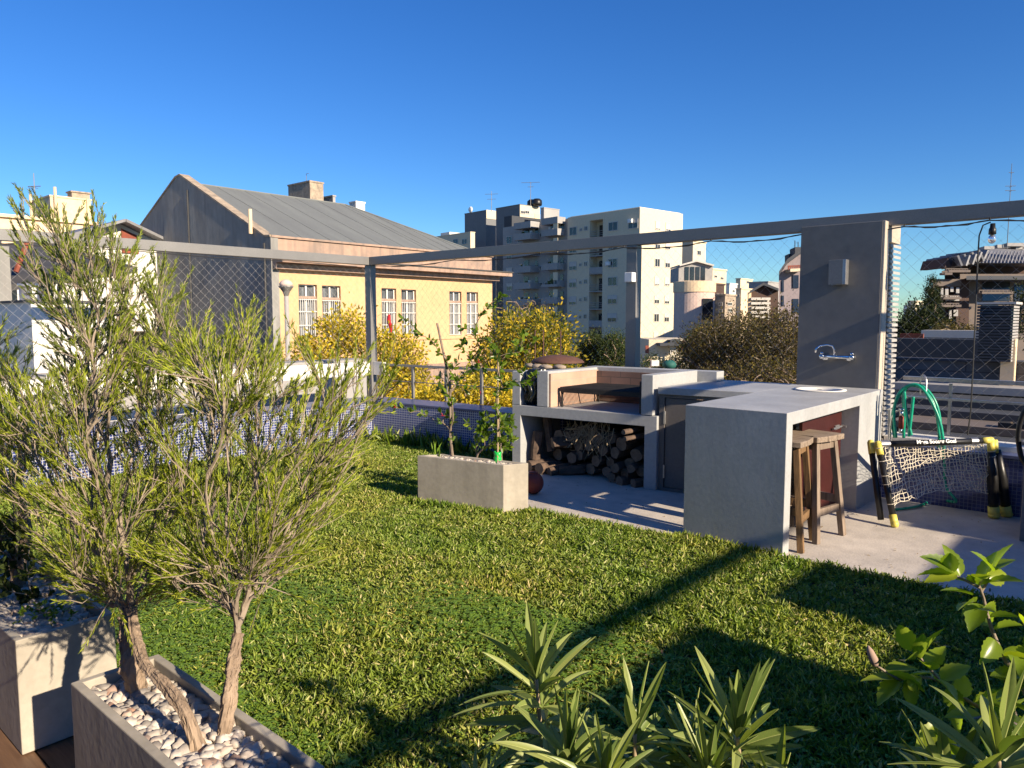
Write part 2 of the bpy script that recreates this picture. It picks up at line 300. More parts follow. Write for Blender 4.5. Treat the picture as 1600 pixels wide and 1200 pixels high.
def leaves(P,Dr,L,Wd,bend=.15,nrm=None):
    """narrow leaves: base point, direction, length, width; 6 vertices, 2 quads folded at the midrib tip->base"""
    N=len(P); Dr=unit(Dr); L=np.broadcast_to(L,(N,)); Wd=np.broadcast_to(Wd,(N,))
    r=RNG.normal(size=(N,3)) if nrm is None else nrm
    sd=unit(np.cross(Dr,r)); up=np.cross(sd,Dr)
    V=np.empty((N,6,3)); b=(bend*L)[:,None]
    V[:,0]=P; V[:,3]=P+Dr*L[:,None]-up*b
    m1=P+Dr*(L*.35)[:,None]+up*b*.25; m2=P+Dr*(L*.7)[:,None]-up*b*.3
    V[:,1]=m1-sd*(Wd/2)[:,None]; V[:,5]=m1+sd*(Wd/2)[:,None]; V[:,2]=m2-sd*(Wd*.4)[:,None]; V[:,4]=m2+sd*(Wd*.4)[:,None]
    return V.reshape(-1,3)
LEAFF=[(0,1,5,5),]
def leaf_obj(name,V,mat,parent,kind=None):
    # 6 vertices -> quads (1,2,4,5) plus two triangles as quads share; use one hexagon split into 2 quads: (0,1,2,3),(0,3,4,5)
    return quick_mesh(name,V,6,[(0,1,2,3),(0,3,4,5)],mat,parent,kind)
def ico(sub=1):
    t=(1+5**.5)/2; v=[(-1,t,0),(1,t,0),(-1,-t,0),(1,-t,0),(0,-1,t),(0,1,t),(0,-1,-t),(0,1,-t),(t,0,-1),(t,0,1),(-t,0,-1),(-t,0,1)]
    f=[(0,11,5),(0,5,1),(0,1,7),(0,7,10),(0,10,11),(1,5,9),(5,11,4),(11,10,2),(10,7,6),(7,1,8),(3,9,4),(3,4,2),(3,2,6),(3,6,8),(3,8,9),(4,9,5),(2,4,11),(6,2,10),(8,6,7),(9,8,1)]
    v=[np.array(p)/np.linalg.norm(p) for p in v]
    for _ in range(sub):
        c={};nf=[]
        def mid(a,b):
            k=(min(a,b),max(a,b))
            if k not in c: p=v[a]+v[b]; v.append(p/np.linalg.norm(p)); c[k]=len(v)-1
            return c[k]
        for a,b,d in f:
            x,y,z=mid(a,b),mid(b,d),mid(d,a); nf+=[(a,x,z),(b,y,x),(d,z,y),(x,y,z)]
        f=nf
    return np.array(v),f
def rotmats(N):
    q=RNG.normal(size=(N,4)); q/=np.linalg.norm(q,axis=1)[:,None]; w_,x,y,z=q.T
    return np.stack([1-2*(y*y+z*z),2*(x*y-z*w_),2*(x*z+y*w_),2*(x*y+z*w_),1-2*(x*x+z*z),2*(y*z-x*w_),2*(x*z-y*w_),2*(y*z+x*w_),1-2*(x*x+y*y)],1).reshape(N,3,3)
def pebbles(name,x0,x1,y0,y1,z,size,spacing,parent=None,slope=0.):
    pts=[]
    for layer in (0,1):
        nx=int((x1-x0)/spacing)+1; ny=int((y1-y0)/spacing)+1
        for i in range(nx):
            for j in range(ny):
                if layer and RNG.random()<.45: continue
                pts.append((x0+(i+.5)*(x1-x0)/nx+RNG.normal()*spacing*.22,y0+(j+.5)*(y1-y0)/ny+RNG.normal()*spacing*.22,z+layer*size*.38+RNG.normal()*size*.08))
    P=np.array(pts); P[:,0]=P[:,0].clip(x0+size*.4,x1-size*.4); P[:,1]=P[:,1].clip(y0+size*.4,y1-size*.4)
    v,f=ico(1); N=len(P); sc=np.stack([RNG.uniform(.42,.8,N),RNG.uniform(.36,.6,N),RNG.uniform(.24,.42,N)],1)*size
    base=v[None]*(1+RNG.normal(size=(N,len(v),1))*.17)*sc[:,None]
    a=RNG.uniform(0,2*math.pi,N); c,s_=np.cos(a),np.sin(a); R_=np.zeros((N,3,3)); R_[:,0,0]=c;R_[:,0,1]=-s_;R_[:,1,0]=s_;R_[:,1,1]=c;R_[:,2,2]=1
    tl=RNG.normal(size=N)*.35; T=np.zeros((N,3,3)); T[:,0,0]=1; T[:,1,1]=np.cos(tl);T[:,1,2]=-np.sin(tl);T[:,2,1]=np.sin(tl);T[:,2,2]=np.cos(tl)
    W_=np.einsum('nij,njk,nvk->nvi',R_,T,base)+P[:,None]
    return quick_mesh(name,W_.reshape(-1,3),len(v),f,'pebble',parent,smooth=False)
# ---------------------------------------------------------------- branching plants
def grow(fork,targets,bal=.35,sag=.0,lift=.25,seg=4):
    """greedy branching: each tip joins the nearest node already grown; returns paths [(pts, radii)] with pipe-model radii"""
    fork=np.array(fork,float); nodes=[fork]; par=[-1]; dist=[0.]
    T=np.array(targets,float); order=np.argsort(np.linalg.norm(T-fork,axis=1)); tips=[]
    for k in order:
        t=T[k]; N=np.array(nodes); d=np.linalg.norm(N-t,axis=1)
        back=np.maximum(0,np.linalg.norm(N-fork,axis=1)-np.linalg.norm(t-fork)*.96)*6
        # avoid sharp turns: prefer nodes lying roughly towards the fork
        c=d+bal*np.array(dist)+back
        i=int(np.argmin(c)); p=np.array(nodes[i]); L=np.linalg.norm(t-p); last=i
        a=p-fork; la=np.linalg.norm(a); dirn=(a/la if la>.02 else np.array((0,0,1.)))*.5+np.array((0,0,lift))
        ctrl=p+dirn*L*.45
        for s_ in range(1,seg+1):
            u=s_/seg; q=(1-u)**2*p+2*u*(1-u)*(ctrl)+u*u*t+(RNG.normal(size=3)*L*.015 if s_<seg else 0)
            nodes.append(q); par.append(last); dist.append(dist[last]+np.linalg.norm(q-np.array(nodes[last]))); last=len(nodes)-1
        tips.append(last)
    cnt=np.zeros(len(nodes))
    for t in tips:
        j=t
        while j>=0: cnt[j]+=1; j=par[j]
    return np.array(nodes),np.array(par),cnt,tips
def branch_mesh(mb,nodes,par,cnt,r0,rexp=.45,rmax=1.,m=0,n=5):
    """one tapered sleeve per run of nodes"""
    child={}
    for i,p in enumerate(par):
        if p>=0: child.setdefault(p,[]).append(i)
    stack=[0]; 
    def R(i): return min(rmax,r0*cnt[i]**rexp)
    starts=[(0,c) for c in child.get(0,[])]
    while starts:
        a,b=starts.pop(); run=[a,b]; cur=b
        while cur in child:
            ch=sorted(child[cur],key=lambda q:-cnt[q]); starts+= [(cur,c) for c in ch[1:]]; run.append(ch[0]); cur=ch[0]
        rr=[R(b)]+[R(i) for i in run[1:]]
        mb.tube(nodes[run],rr,n=n if rr[0]>r0*2 else 3,m=m,cap=False)
# ================================================================ TERRACE GROUND
mb=MB(); LAWN=[(-7.95,1.06),(3.3,1.06),(3.3,5.0),(-.5,4.87),(-2.53,4.78),(-3.91,4.656),(-5.0,4.5),(-5.1,6.5),(-7.95,6.3)]
mb.prism(LAWN,-.30,-.012); o=mb.build('lawn','soil'); tag(o,'dark soil bed under the terrace grass','ground',kind='structure')
mb=MB(); mb.prism([(-5.0,4.5),(-3.91,4.656),(-2.53,4.78),(-.5,4.87),(3.3,5.0),(3.3,7.6),(-5.2,7.6)],-.30,.0); o=mb.build('pavement','pave'); tag(o,'pale concrete pavement around the barbecue','pavement',kind='structure')
mb=MB()
for i in range(22):
    y=-2.0+i*.14; mb.box((-8,y,-.06),(3.2,y+.134,-.004))
mb.box((-8,-2.0,-.3),(3.2,1.055,-.065)); o=mb.build('wooden_deck','deck'); tag(o,'reddish brown wooden deck boards under the concrete planters','deck',kind='structure')
mb=MB(); mb.box((-9.6,-4,-10),(3.6,7.9,-.31)); o=mb.build('roof_slab','concrete'); tag(o,'concrete body of the building below the terrace','building')
# grass: broad St Augustine style blades
def inpoly(P,poly):
    x,y=P[:,0],P[:,1]; r=np.zeros(len(P),bool); n=len(poly)
    for i in range(n):
        x1,y1=poly[i];x2,y2=poly[(i+1)%n]
        c=((y1>y)!=(y2>y))&(x<(x2-x1)*(y-y1)/(y2-y1+1e-12)+x1); r^=c
    return r
def vis(P,mx=60):
    v=P-_C; t=v@_F; px=800+FPX*(v@_R)/np.maximum(t,.01); py=600-FPX*(v@_U)/np.maximum(t,.01)
    return (t>.3)&(px>-mx)&(px<1600+mx)&(py>-mx)&(py<1200+mx+60)
def grass():
    N0=900000; P=np.zeros((N0,3)); P[:,0]=RNG.uniform(-7.9,1.6,N0); P[:,1]=RNG.uniform(1.08,6.4,N0)
    P=P[inpoly(P,LAWN)&vis(P)]; d=np.linalg.norm(P-_C,axis=1)
    # clumps
    cl=np.sin(P[:,0]*3.1+1.3*np.sin(P[:,1]*2.3))*np.sin(P[:,1]*3.7+1.1*np.sin(P[:,0]*2.9))
    cl2=np.sin(P[:,0]*13+2*np.sin(P[:,1]*9))*np.sin(P[:,1]*15+2*np.sin(P[:,0]*11))
    keep=RNG.random(len(P))<np.clip(1.12-.055*d,.35,1)*(.72+.18*cl+.15*cl2); P=P[keep]; d=d[keep]; cl=cl[keep]; cl2=cl2[keep]; N=len(P)
    th=RNG.uniform(0,2*math.pi,N); tilt=RNG.beta(2.4,1.4,N)*1.35+.18
    D_=np.stack([np.cos(th)*np.sin(tilt),np.sin(th)*np.sin(tilt),np.cos(tilt)],1)
    L=RNG.uniform(.024,.05,N)*(1+.22*cl+.12*cl2); W_=RNG.uniform(.006,.0105,N)*np.clip(.8+d*.06,1,1.35)
    P[:,2]=-.012+RNG.uniform(0,.022,N)*(1+.6*cl2)
    V=leaves(P,D_,L,W_,bend=.22)
    return leaf_obj('grass',V,'grass',None)
g=grass(); tag(g,'dense broad bladed green lawn covering the roof terrace','grass',kind='stuff')
# clover and longer tufts near the left planters
def clover():
    N0=70000; P=np.zeros((N0,3)); P[:,0]=RNG.uniform(-4.5,-.6,N0); P[:,1]=RNG.uniform(1.1,3.0,N0)
    P=P[vis(P)]; s=np.sin(P[:,0]*2.2+.5)*np.sin(P[:,1]*2.6)+RNG.normal(size=len(P))*.35; P=P[(s>.15)|(P[:,1]<1.5)]
    P=P[:14000]; P[:,2]=RNG.uniform(.018,.042,len(P)); V=[]
    for k in range(3):
        a=RNG.uniform(0,.6,len(P))+k*2.1; D_=np.stack([np.cos(a),np.sin(a),RNG.uniform(-.1,.35,len(P))],1)
        V.append(leaves(P+D_*.001,D_,.0125,.012,bend=.1,nrm=np.tile([0,0,1.],(len(P),1))))
    return leaf_obj('clover',np.vstack(V),'clover',None)
c=clover(); tag(c,'bright green clover patches in the near part of the lawn','clover',kind='stuff')
def tufts():
    pts=[]
    for x,y,n in [(-7.5,5.95,60),(-6.9,6.05,70),(-6.3,6.1,60),(-5.7,6.15,40)]:
        for _ in range(n): pts.append((x+RNG.normal()*.22,y+RNG.normal()*.07,0))
    for k in range(500):
        t=RNG.random(); pts.append((-4.84+t*.9,4.17+t*.19-abs(RNG.normal())*.04,0))
    for k in range(260):
        t=RNG.random(); pts.append((-2.56+t*.72,4.79-abs(RNG.normal())*.03,0))
    for k in range(900):
        t=RNG.random(); pts.append((-3.9+t*3.4,4.64+t*.22-abs(RNG.normal())*.05-.02,-.012))
    P=np.array(pts); n=len(P); D_=np.stack([RNG.normal(size=n)*.45,RNG.normal(size=n)*.45,np.ones(n)],1)
    L=RNG.uniform(.035,.075,n); L[:230]=RNG.uniform(.12,.26,230)
    return leaf_obj('long_grass',leaves(P,D_,L,.009,bend=.25),'grass',None)
t=tufts(); tag(t,'longer grass tufts along the pavement edge and the blue tiled wall','grass',kind='stuff')
def litter():
    n=260; P=np.zeros((n,3)); u=RNG.random(n); P[:,0]=-4.3+u*4.3; P[:,1]=4.66+u*.24+np.abs(RNG.normal(size=n))*.10; k=n//2
    P[k:,0]=RNG.uniform(-4.6,0,n-k); P[k:,1]=RNG.uniform(4.9,6.9,n-k)**1.0; P[:,2]=.006; P=P[(P[:,1]>4.78)]
    q=np.stack([RNG.uniform(-5,0,140),RNG.uniform(1.3,4.4,140),RNG.uniform(.03,.05,140)],1); P=np.vstack([P,q]); n=len(P)
    D_=np.stack([RNG.normal(size=n),RNG.normal(size=n),RNG.normal(size=n)*.15],1)
    return leaf_obj('leaf_litter',leaves(P,D_,RNG.uniform(.012,.034,n),RNG.uniform(.005,.012,n),bend=.1,nrm=np.tile([0,.05,1.],(n,1))),'litter',None)
o=litter(); tag(o,'dry brown leaf litter scattered on the pavement edge and lawn','litter',kind='stuff')
# ================================================================ BLUE TILED POOL WALL
SL=.10
def bw(x): return 6.18+SL*(x+7.65)
r=thing('pool_wall','blue mosaic tiled low wall behind the lawn left of the barbecue','wall',(-7,6.3,0))
mb=MB(); mb.prism([(-7.95,-3),(-7.9,bw(-7.9)),(-4.9,bw(-4.9)),(-4.9,bw(-4.9)+.42),(-8.32,bw(-8.32)+.42),(-8.32,-3)],-.1,.47); mb.build('tiled_wall','mosaic',r)
mb=MB(); mb.prism([(-7.94,-3),(-7.885,bw(-7.9)-.01),(-4.9,bw(-4.9)-.01),(-4.9,bw(-4.9)+.43),(-8.34,bw(-8.34)+.43),(-8.34,-3)],.472,.497); mb.build('coping','coping',r,bevel=.004)
r=thing('pool_wall','dark blue mosaic low wall behind the folded goal net','wall',(-1,7.1,0))
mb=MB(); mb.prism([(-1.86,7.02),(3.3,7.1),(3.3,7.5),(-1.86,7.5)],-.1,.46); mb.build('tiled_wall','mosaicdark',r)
mb=MB(); mb.prism([(-1.86,7.01),(3.3,7.09),(3.3,7.2),(-1.86,7.2)],.462,.492); mb.build('coping','coping',r,bevel=.004)
mb=MB(); mb.prism([(-1.86,7.21),(3.3,7.21),(3.3,7.52),(-1.86,7.52)],.462,.53); mb.build('ledge','white',r,bevel=.004)
# small railing on the pool wall
r=thing('metal_railing','thin grey metal railing on the blue wall behind the hibiscus','railing',(-7,6.7,.5))
mb=MB(); a=np.array((-8.25,6.62,.94)); b=np.array((-5.9,6.86,.94)); mb.obox(a,b,.035,.03); mb.build('top_rail','steel',r)
mb=MB(); mb.tube([a-(0,0,.22),b-(0,0,.22)],.007,6); mb.build('wire','steel',r)
for k in range(5):
    p=a+(b-a)*k/4; mb=MB(); mb.box((p[0]-.018,p[1]-.015,.495),(p[0]+.018,p[1]+.015,.923)); mb.build('post','steel',r)
# right railing beyond the net
r=thing('metal_railing','pale metal handrail behind the net right of the column','railing',(0,7.6,.5))
mb=MB(); mb.obox((-1.8,7.55,1.035),(3.2,7.62,1.02),.05,.035); mb.build('top_rail','galv',r)
mb=MB(); mb.obox((-1.8,7.55,.86),(3.2,7.62,.85),.03,.02); mb.build('lower_rail','galv',r)
for k in range(5):
    x=-1.42+k*1.1; mb=MB(); mb.box((x-.012,7.57,.53),(x+.012,7.595,1.0)); mb.build('post','galv',r)
# ================================================================ STEEL FRAME WITH NET
BX=-9.22; BY=7.2; ZT=2.515; ZB=2.395
r=thing('steel_frame','grey square steel frame with safety netting around the terrace','pergola frame',(-3,7.2,.3))
mb=MB(); mb.box((BX-.055,BY-.06,ZB),(3.35,BY+.06,ZT)); mb.build('beam','steel',r,bevel=.003,label='long dark beam along the back of the terrace')
mb=MB(); mb.box((BX-.06,-4,ZB),(BX+.06,BY-.065,ZT)); mb.build('beam','steel',r,bevel=.003,label='sunlit beam along the left side of the terrace')
mb=MB(); mb.box((3.26,-4,ZB+.03),(3.33,BY-.065,ZB+.09)); mb.build('beam','steel',r,bevel=.003)
mb=MB(); mb.box((.06,5.75,ZB),(.18,BY-.065,ZT)); mb.build('beam','steel',r,bevel=.003)  # unseen short beam, added to cast the slanting shadow band on the column
for x in (BX,-4.51,3.29):
    mb=MB(); mb.box((x-.065,BY-.055,-.2),(x+.065,BY+.055,ZB-.002)); mb.build('post','steel',r,bevel=.003)
for y in (2.2,-2.8):
    mb=MB(); mb.box((BX-.05,y-.05,-.2),(BX+.05,y+.05,ZB-.002)); mb.build('post','steel',r,bevel=.003)
def net(axis,c,u0,u1,z0,z1,cell,rad,skip=None):
    mb=MB(); H_=z1-z0; n=int((u1-u0+H_)/cell)
    for s_ in (1,-1):
        for i in range(n+1):
            st=u0-(H_ if s_>0 else 0)+i*cell
            a_,b_=st,st+s_*H_
            lo,hi=(0,1)
            pa,pb=(a_,z0),(b_,z1)
            if min(a_,b_)>u1 or max(a_,b_)<u0: continue
            # clip to the panel
            tA=max(0,min(1,((u0 if s_>0 else u1)-a_)/(s_*H_))); tB=max(0,min(1,((u1 if s_>0 else u0)-a_)/(s_*H_)))
            if tB-tA<.02: continue
            k=max(2,int((tB-tA)*14)+1); pts=[]
            for j in range(k):
                t=tA+(tB-tA)*j/(k-1); u=a_+s_*H_*t; z=z0+H_*t; sag=.012*math.sin(u*1.7)*math.sin(z*2.1)
                q=(u+RNG.normal()*.0025,c+sag+s_*rad*.5,z+RNG.normal()*.0025); pts.append(q if axis=='x' else (q[1],q[0],q[2]))
            mb.tube(pts,rad,3,cap=False)
    return mb
net('x',BY+.02,-1.87,3.22,.55,2.34,.118,.0007).build('net','net',r,label='diamond mesh right of the column')
net('x',BY+.02,BX+.07,-4.58,.5,2.34,.118,.0007).build('net','net',r)
net('x',BY+.02,-4.44,-2.62,.97,2.34,.118,.0007).build('net','net',r)
net('y',BX,-.5,BY-.08,.93,2.34,.118,.0007).build('net','net',r,label='diamond mesh on the left side')
mb=MB(); mb.box((BX-.03,1.5,.72),(BX+.03,BY-.06,.92)); mb.box((BX+.07,BY-.03,.72),(BX+.32,BY+.03,.92)); mb.build('lower_board','white',r)
# junction box on the post
mb=MB(); mb.box((-4.545,BY-.14,1.985),(-4.445,BY-.058,2.09)); o=mb.build('wall_light','whitep',bevel=.006); tag(o,'small pale box light fixed on the middle post','lamp')
# string light
r=thing('string_light','black festoon cable with one clear bulb hanging under the back beam','string light',(-3,BY-.07,2.36))
mb=MB(); hooks=[-9.0,-7.3,-5.8,-4.6,-3.55,-2.6,-1.75,-1.12,-.1,1.2,3.1]
for a_,b_ in zip(hooks[:-1],hooks[1:]):
    pts=[(a_+(b_-a_)*t,BY-.075,2.372-.035*math.sin(math.pi*t)*min(1,(b_-a_))) for t in np.linspace(0,1,9)]; mb.tube(pts,.0055,5)
    mb.tube([(x,y+.012,z+.009*math.sin(i*1.9)) for i,(x,y,z) in enumerate(pts)],.004,4)
pts=[(BX+.075,-3+i*1.1,2.375-(.02 if i%2 else 0)) for i in range(10)]; mb.tube(pts,.0055,5)
for h in hooks[1:-1]: mb.tube([(h,BY-.075,2.375),(h,BY-.07,2.395)],.006,5)
mb.build('cable','netdark',r)
mb=MB(); pp=[PY(*q,BY-.08) for q in [(1548,347),(1536,352),(1530,368),(1528,400),(1525,470),(1521,560),(1517,640),(1512,680)]]; mb.tube(pp,.006,6); mb.build('drop_cable','netdark',r)
mb=MB(); mb.lathe((-1.097,BY-.08,2.26),[(.018,.085),(.02,.05),(.026,.045),(.028,0),(.024,-.003)],14); mb.build('socket','black',r,smooth=True)
mb=MB(); mb.lathe((-1.097,BY-.08,2.255),[(.012,0),(.024,-.012),(.03,-.035),(.026,-.055),(.012,-.068),(.001,-.071)],14); mb.build('bulb','glass',r,smooth=True)
# ================================================================ BARBECUE AND COUNTER
def q_(x): return 5.94+.11*(x+3.45)
def sl(mb,x0,x1,d0,d1,z0,z1,m=0): mb.prism([(x0,q_(x0)+d0),(x1,q_(x1)+d0),(x1,q_(x1)+d1),(x0,q_(x0)+d1)],z0,z1,m)
G=thing('barbecue','built-in grey concrete barbecue with firewood bay below the grill','barbecue',(-4.2,6.2,0))
fr=[(-5.06,0),(-4.955,0),(-4.955,.587),(-3.575,.587),(-3.575,0),(-3.452,0),(-3.452,.69),(-5.06,.69)]
mb=MB(); mb.prismv([(x,q_(x),z) for x,z in fr][::-1],(0,1.1,0)); mb.build('body','concrete',G,bevel=.004)
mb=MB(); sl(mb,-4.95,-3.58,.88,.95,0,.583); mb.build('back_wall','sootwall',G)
mb=MB(); sl(mb,-4.755,-4.625,.0,.95,.693,1.055); mb.build('hearth_wall','concrete',G,bevel=.005)
mb=MB(); sl(mb,-4.622,-4.60,.012,.84,.693,1.03); mb.build('brick_lining','firebrick',G)
mb=MB(); sl(mb,-4.597,-3.615,.81,.85,.693,1.02); mb.build('brick_lining','smokeshadebrick',G)
mb=MB(); sl(mb,-4.755,-3.30,.86,1.02,.85,1.06); mb.build('hearth_wall','concrete',G,bevel=.005)
mb=MB(); sl(mb,-3.61,-3.495,-.004,.855,.693,1.067); mb.build('hearth_wall','concrete',G,bevel=.005)
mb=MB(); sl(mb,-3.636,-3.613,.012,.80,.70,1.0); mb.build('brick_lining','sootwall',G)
mb=MB(); sl(mb,-5.06,-4.96,.0,.75,.692,1.04); mb.build('hearth_wall','concrete',G,bevel=.005)
mb=MB()
for i in range(30):
    d=.14+i*.0215; x0=-4.55; x1=-3.66; mb.tube([(x0,q_(x0)+d,.888),(x1,q_(x1)+d,.888)],.0055,5)
for d in (.13,.45,.77): mb.obox((-4.56,q_(-4.56)+d,.876),(-3.65,q_(-3.65)+d,.876),.012,.018)
for x in (-4.56,-3.65): mb.obox((x,q_(x)+.12,.88),(x,q_(x)+.78,.88),.02,.028)
mb.obox((-4.56,q_(-4.56)+.125,.862),(-3.65,q_(-3.65)+.125,.862),.02,.045)
mb.build('grill_grate','soot',G)
for x in (-4.55,-3.67):
    for d in (.13,.77): mb=MB(); mb.tube([(x,q_(x)+d,.692),(x,q_(x)+d,.87)],.012,6); mb.build('grate_leg','soot',G)
# counter joined to the barbecue and bar peninsula
K=thing('bar_counter','grey concrete bar counter with sink joined to the barbecue','counter',(-2.4,5.9,0))
mb=MB(); mb.prism([(-3.45,5.945),(-2.585,6.06),(-2.585,7.05),(-3.45,7.05)],.895,.958); mb.prism([(-3.493,6.83),(-2.585,6.9),(-2.585,7.14),(-3.493,7.14)],.80,.955); mb.build('worktop','concrete',K,bevel=.004)
mb=MB(); mb.prism([(-2.60,6.08),(-2.585,6.08),(-2.585,7.04),(-2.60,7.04)],0,.893); mb.build('side_panel','concrete',K)
pr_=[(4.84,-.02),(4.945,-.02),(4.945,.872),(6.40,.872),(6.40,-.02),(7.048,-.02),(7.048,.96),(4.84,.96)]
mb=MB(); mb.prismv([(-2.58,y,z) for y,z in pr_],(.74,0,0)); mb.build('bar_body','concrete',K,bevel=.004)
# cupboard under the worktop: frame and door
mb=MB(); 
def y2(x): return 5.985+.11*(x+3.45)
for a_,b_,z0,z1 in ((-3.45,-3.40,0,.893),(-2.66,-2.60,0,.893),(-3.40,-2.66,.865,.893),(-3.40,-2.66,0,.03)):
    mb.prism([(a_,y2(a_)-.012),(b_,y2(b_)-.012),(b_,y2(b_)+.03),(a_,y2(a_)+.03)],z0,z1)
dr=mb.build('door_frame','greydoor',K)
mb=MB(); mb.prism([(-3.394,y2(-3.394)),(-2.666,y2(-2.666)),(-2.666,y2(-2.666)+.025),(-3.394,y2(-3.394)+.025)],.036,.859); dd=mb.build('door','greydoor',K,bevel=.003)
for z in (.62,.12): mb=MB(); mb.tube([(-3.395,y2(-3.395)-.012,z),(-3.395,y2(-3.395)-.012,z+.12)],.009,8); mb.build('hinge','galv',dd)
mb=MB(); mb.box((-2.0,5.5,.05),(-1.975,6.385,.869)); rd=mb.build('door','reddoor',K,bevel=.002,label='dark red metal door behind the stools')
mb=MB(); mb.tube([(-1.955,6.12,.70),(-1.955,6.37,.70)],.009,8); mb.tube([(-1.955,6.33,.70),(-1.92,6.33,.70)],.01,8); mb.box((-1.974,6.2,.683),(-1.962,6.3,.717)); mb.build('bolt','galv',rd)
# sink bowl: a real basin sunk behind a raised thin rim
mb=MB(); cx,cy=-2.24,6.62
mb.lathe((cx,cy,.962),[(.215,0),(.215,.007),(.175,.007),(.17,-.001),(.001,-.0008)],40); mb.build('sink','white',K,smooth=True)
mb=MB(); mb.lathe((cx,cy,.9625),[(.02,0),(.02,.002),(.001,.002)],16); mb.build('drain','chrome',K)
# ================================================================ COLUMN
r=thing('column','dark rendered column with side louvres standing behind the bar sink','column',(-2.2,7.1,0))
mb=MB(); mb.box((-2.607,7.052,0),(-1.90,7.14,2.43)); mb.box((-2.607,7.262,0),(-2.5,7.56,2.43)); mb.box((-2.607,7.14,0),(-2.5,7.262,ZB-.01)); mb.box((-2.607,7.14,ZT-.3),(-2.5,7.262,ZB-.01)); mb.build('shaft','column',r,bevel=.004)
mb=MB(); mb.box((-1.898,7.054,0),(-1.88,7.20,2.43)); mb.build('edge_strip','columntrim',r,bevel=.003)
mb=MB(); mb.box((-2.49,7.14,2.26),(-1.883,7.56,2.392)); mb.box((-1.899,7.201,2.26),(-1.884,7.56,2.43)); mb.build('cap','columntrim',r,bevel=.003)
mb=MB(); mb.box((-2.49,7.48,0),(-1.94,7.56,2.25)); mb.box((-1.955,7.21,0),(-1.94,7.479,2.25)); mb.build('rear_wall','column',r)
mb=MB(); z=.10
while z<2.23:
    mb.prismv([(-1.93,7.205,z+.032),(-1.93,7.205,z+.040),(-1.868,7.205,z+.024),(-1.868,7.205,z)],(0,.33,0)); z+=.047
mb.build('louvre','slat',r)
# wall lamp
r=thing('wall_lamp','square brushed metal wall lamp high on the dark column','lamp',(-2.25,7.0,2.0))
mb=MB(); mb.box((-2.31,7.028,1.885),(-2.175,7.05,2.105)); mb.build('back_plate','galv',r)
mb=MB(); mb.box((-2.31,6.955,1.90),(-2.302,7.028,2.09)); mb.box((-2.31,6.945,1.885),(-2.19,6.955,2.105)); mb.build('body','steel',r,bevel=.002)
mb=MB(); mb.box((-2.19,6.945,1.885),(-2.163,7.028,2.105)); mb.build('side_plate','galv',r,bevel=.002)
for z in (1.912,2.072): mb=MB(); mb.box((-2.30,6.96,z),(-2.195,7.026,z+.006)); mb.build('diffuser','whitep',r)
# tap
r=thing('wall_tap','chrome wall mixer tap on the dark column above the sink','tap',(-2.2,7.0,1.2))
mb=MB(); yb=6.985
for x in (-2.33,-2.12):
    mb.lathe((x,7.05,1.225),[(.04,0),(.038,-.012),(.024,-.02),(.022,-.075),(.001,-.078)],18,axis=1)
mb.tube([(-2.35,yb,1.235),(-2.10,yb,1.235)],.017,12); mb.build('body','chrome',r,smooth=True)
mb=MB(); pts=[(-2.245,yb,1.24),(-2.245,yb-.01,1.30),(-2.26,yb-.02,1.335),(-2.30,yb-.05,1.345),(-2.345,yb-.10,1.335),(-2.365,yb-.125,1.31),(-2.37,yb-.13,1.275)]; mb.tube(pts,.009,10); mb.build('spout','chrome',r,smooth=True)
for x in (-2.355,-2.095):
    mb=MB(); mb.lathe((x,yb,1.235),[(.02,-.02),(.026,-.012),(.026,.012),(.018,.02),(.001,.021)],8,axis=0); mb.lathe((x,yb,1.25),[(.012,0),(.018,.014),(.014,.028),(.001,.03)],8); mb.build('knob','chrome',r,smooth=True)
# ================================================================ THINGS ON THE BARBECUE
# rusty disc
mb=MB(); c=PZ(861,567,1.10); cx,cy=-5.0,6.45
mb.lathe((cx,cy,1.105),[(.001,.082),(.10,.076),(.20,.056),(.27,.026),(.295,.0),(.288,-.004),(.26,.018),(.19,.046),(.10,.066),(.001,.07)],36); o=mb.build('disc_pan','rust',smooth=True); tag(o,'rusty brown dished plough disc pan turned upside down on stones beside the grill','pan')
rk=[(-5.17,6.2,.085,'pale flat stone nearest the left end under the rusty disc'),(-5.02,6.13,.075,'pale rounded stone in front of the rusty disc, second from the left'),(-4.9,6.12,.08,'pale stone under the front of the rusty disc, third from the left'),(-4.78,6.2,.08,'pale stone on the hearth wall top, rightmost under the rusty disc')]
for x,y,s_,lab in rk:
    v,f=ico(2); vv=v*(1+RNG.normal(size=(len(v),1))*.03)*np.array((s_,s_*.6,.028))+np.array((x,y,1.072)); mb=MB(); mb.add(vv,f); o=mb.build('stone','copecream',smooth=True); tag(o,lab,'stone','pale stones under the rusty disc')
# black rubbish bag in the gap
v,f=ico(4); n=v.copy(); ph=np.arctan2(v[:,1],v[:,0]); wr=1+.05*np.sin(ph*7+4*v[:,2])+.04*np.sin(ph*13-6*v[:,2]+1)
vv=np.stack([np.clip(v[:,0]*1.35,-1,1)*.094*wr,np.clip(v[:,1]*1.2,-1,1)*.2*wr,np.clip(v[:,2]*1.25,-1,1)*.185],1); vv[:,0]+=.012*np.sin(v[:,2]*9+v[:,1]*3)
mb=MB(); mb.add(vv+np.array((-4.857,5.99,.88)),f); o=mb.build('plastic_bag','bag',smooth=True); tag(o,'crumpled black plastic bag stuffed in the slot left of the grill','bag')
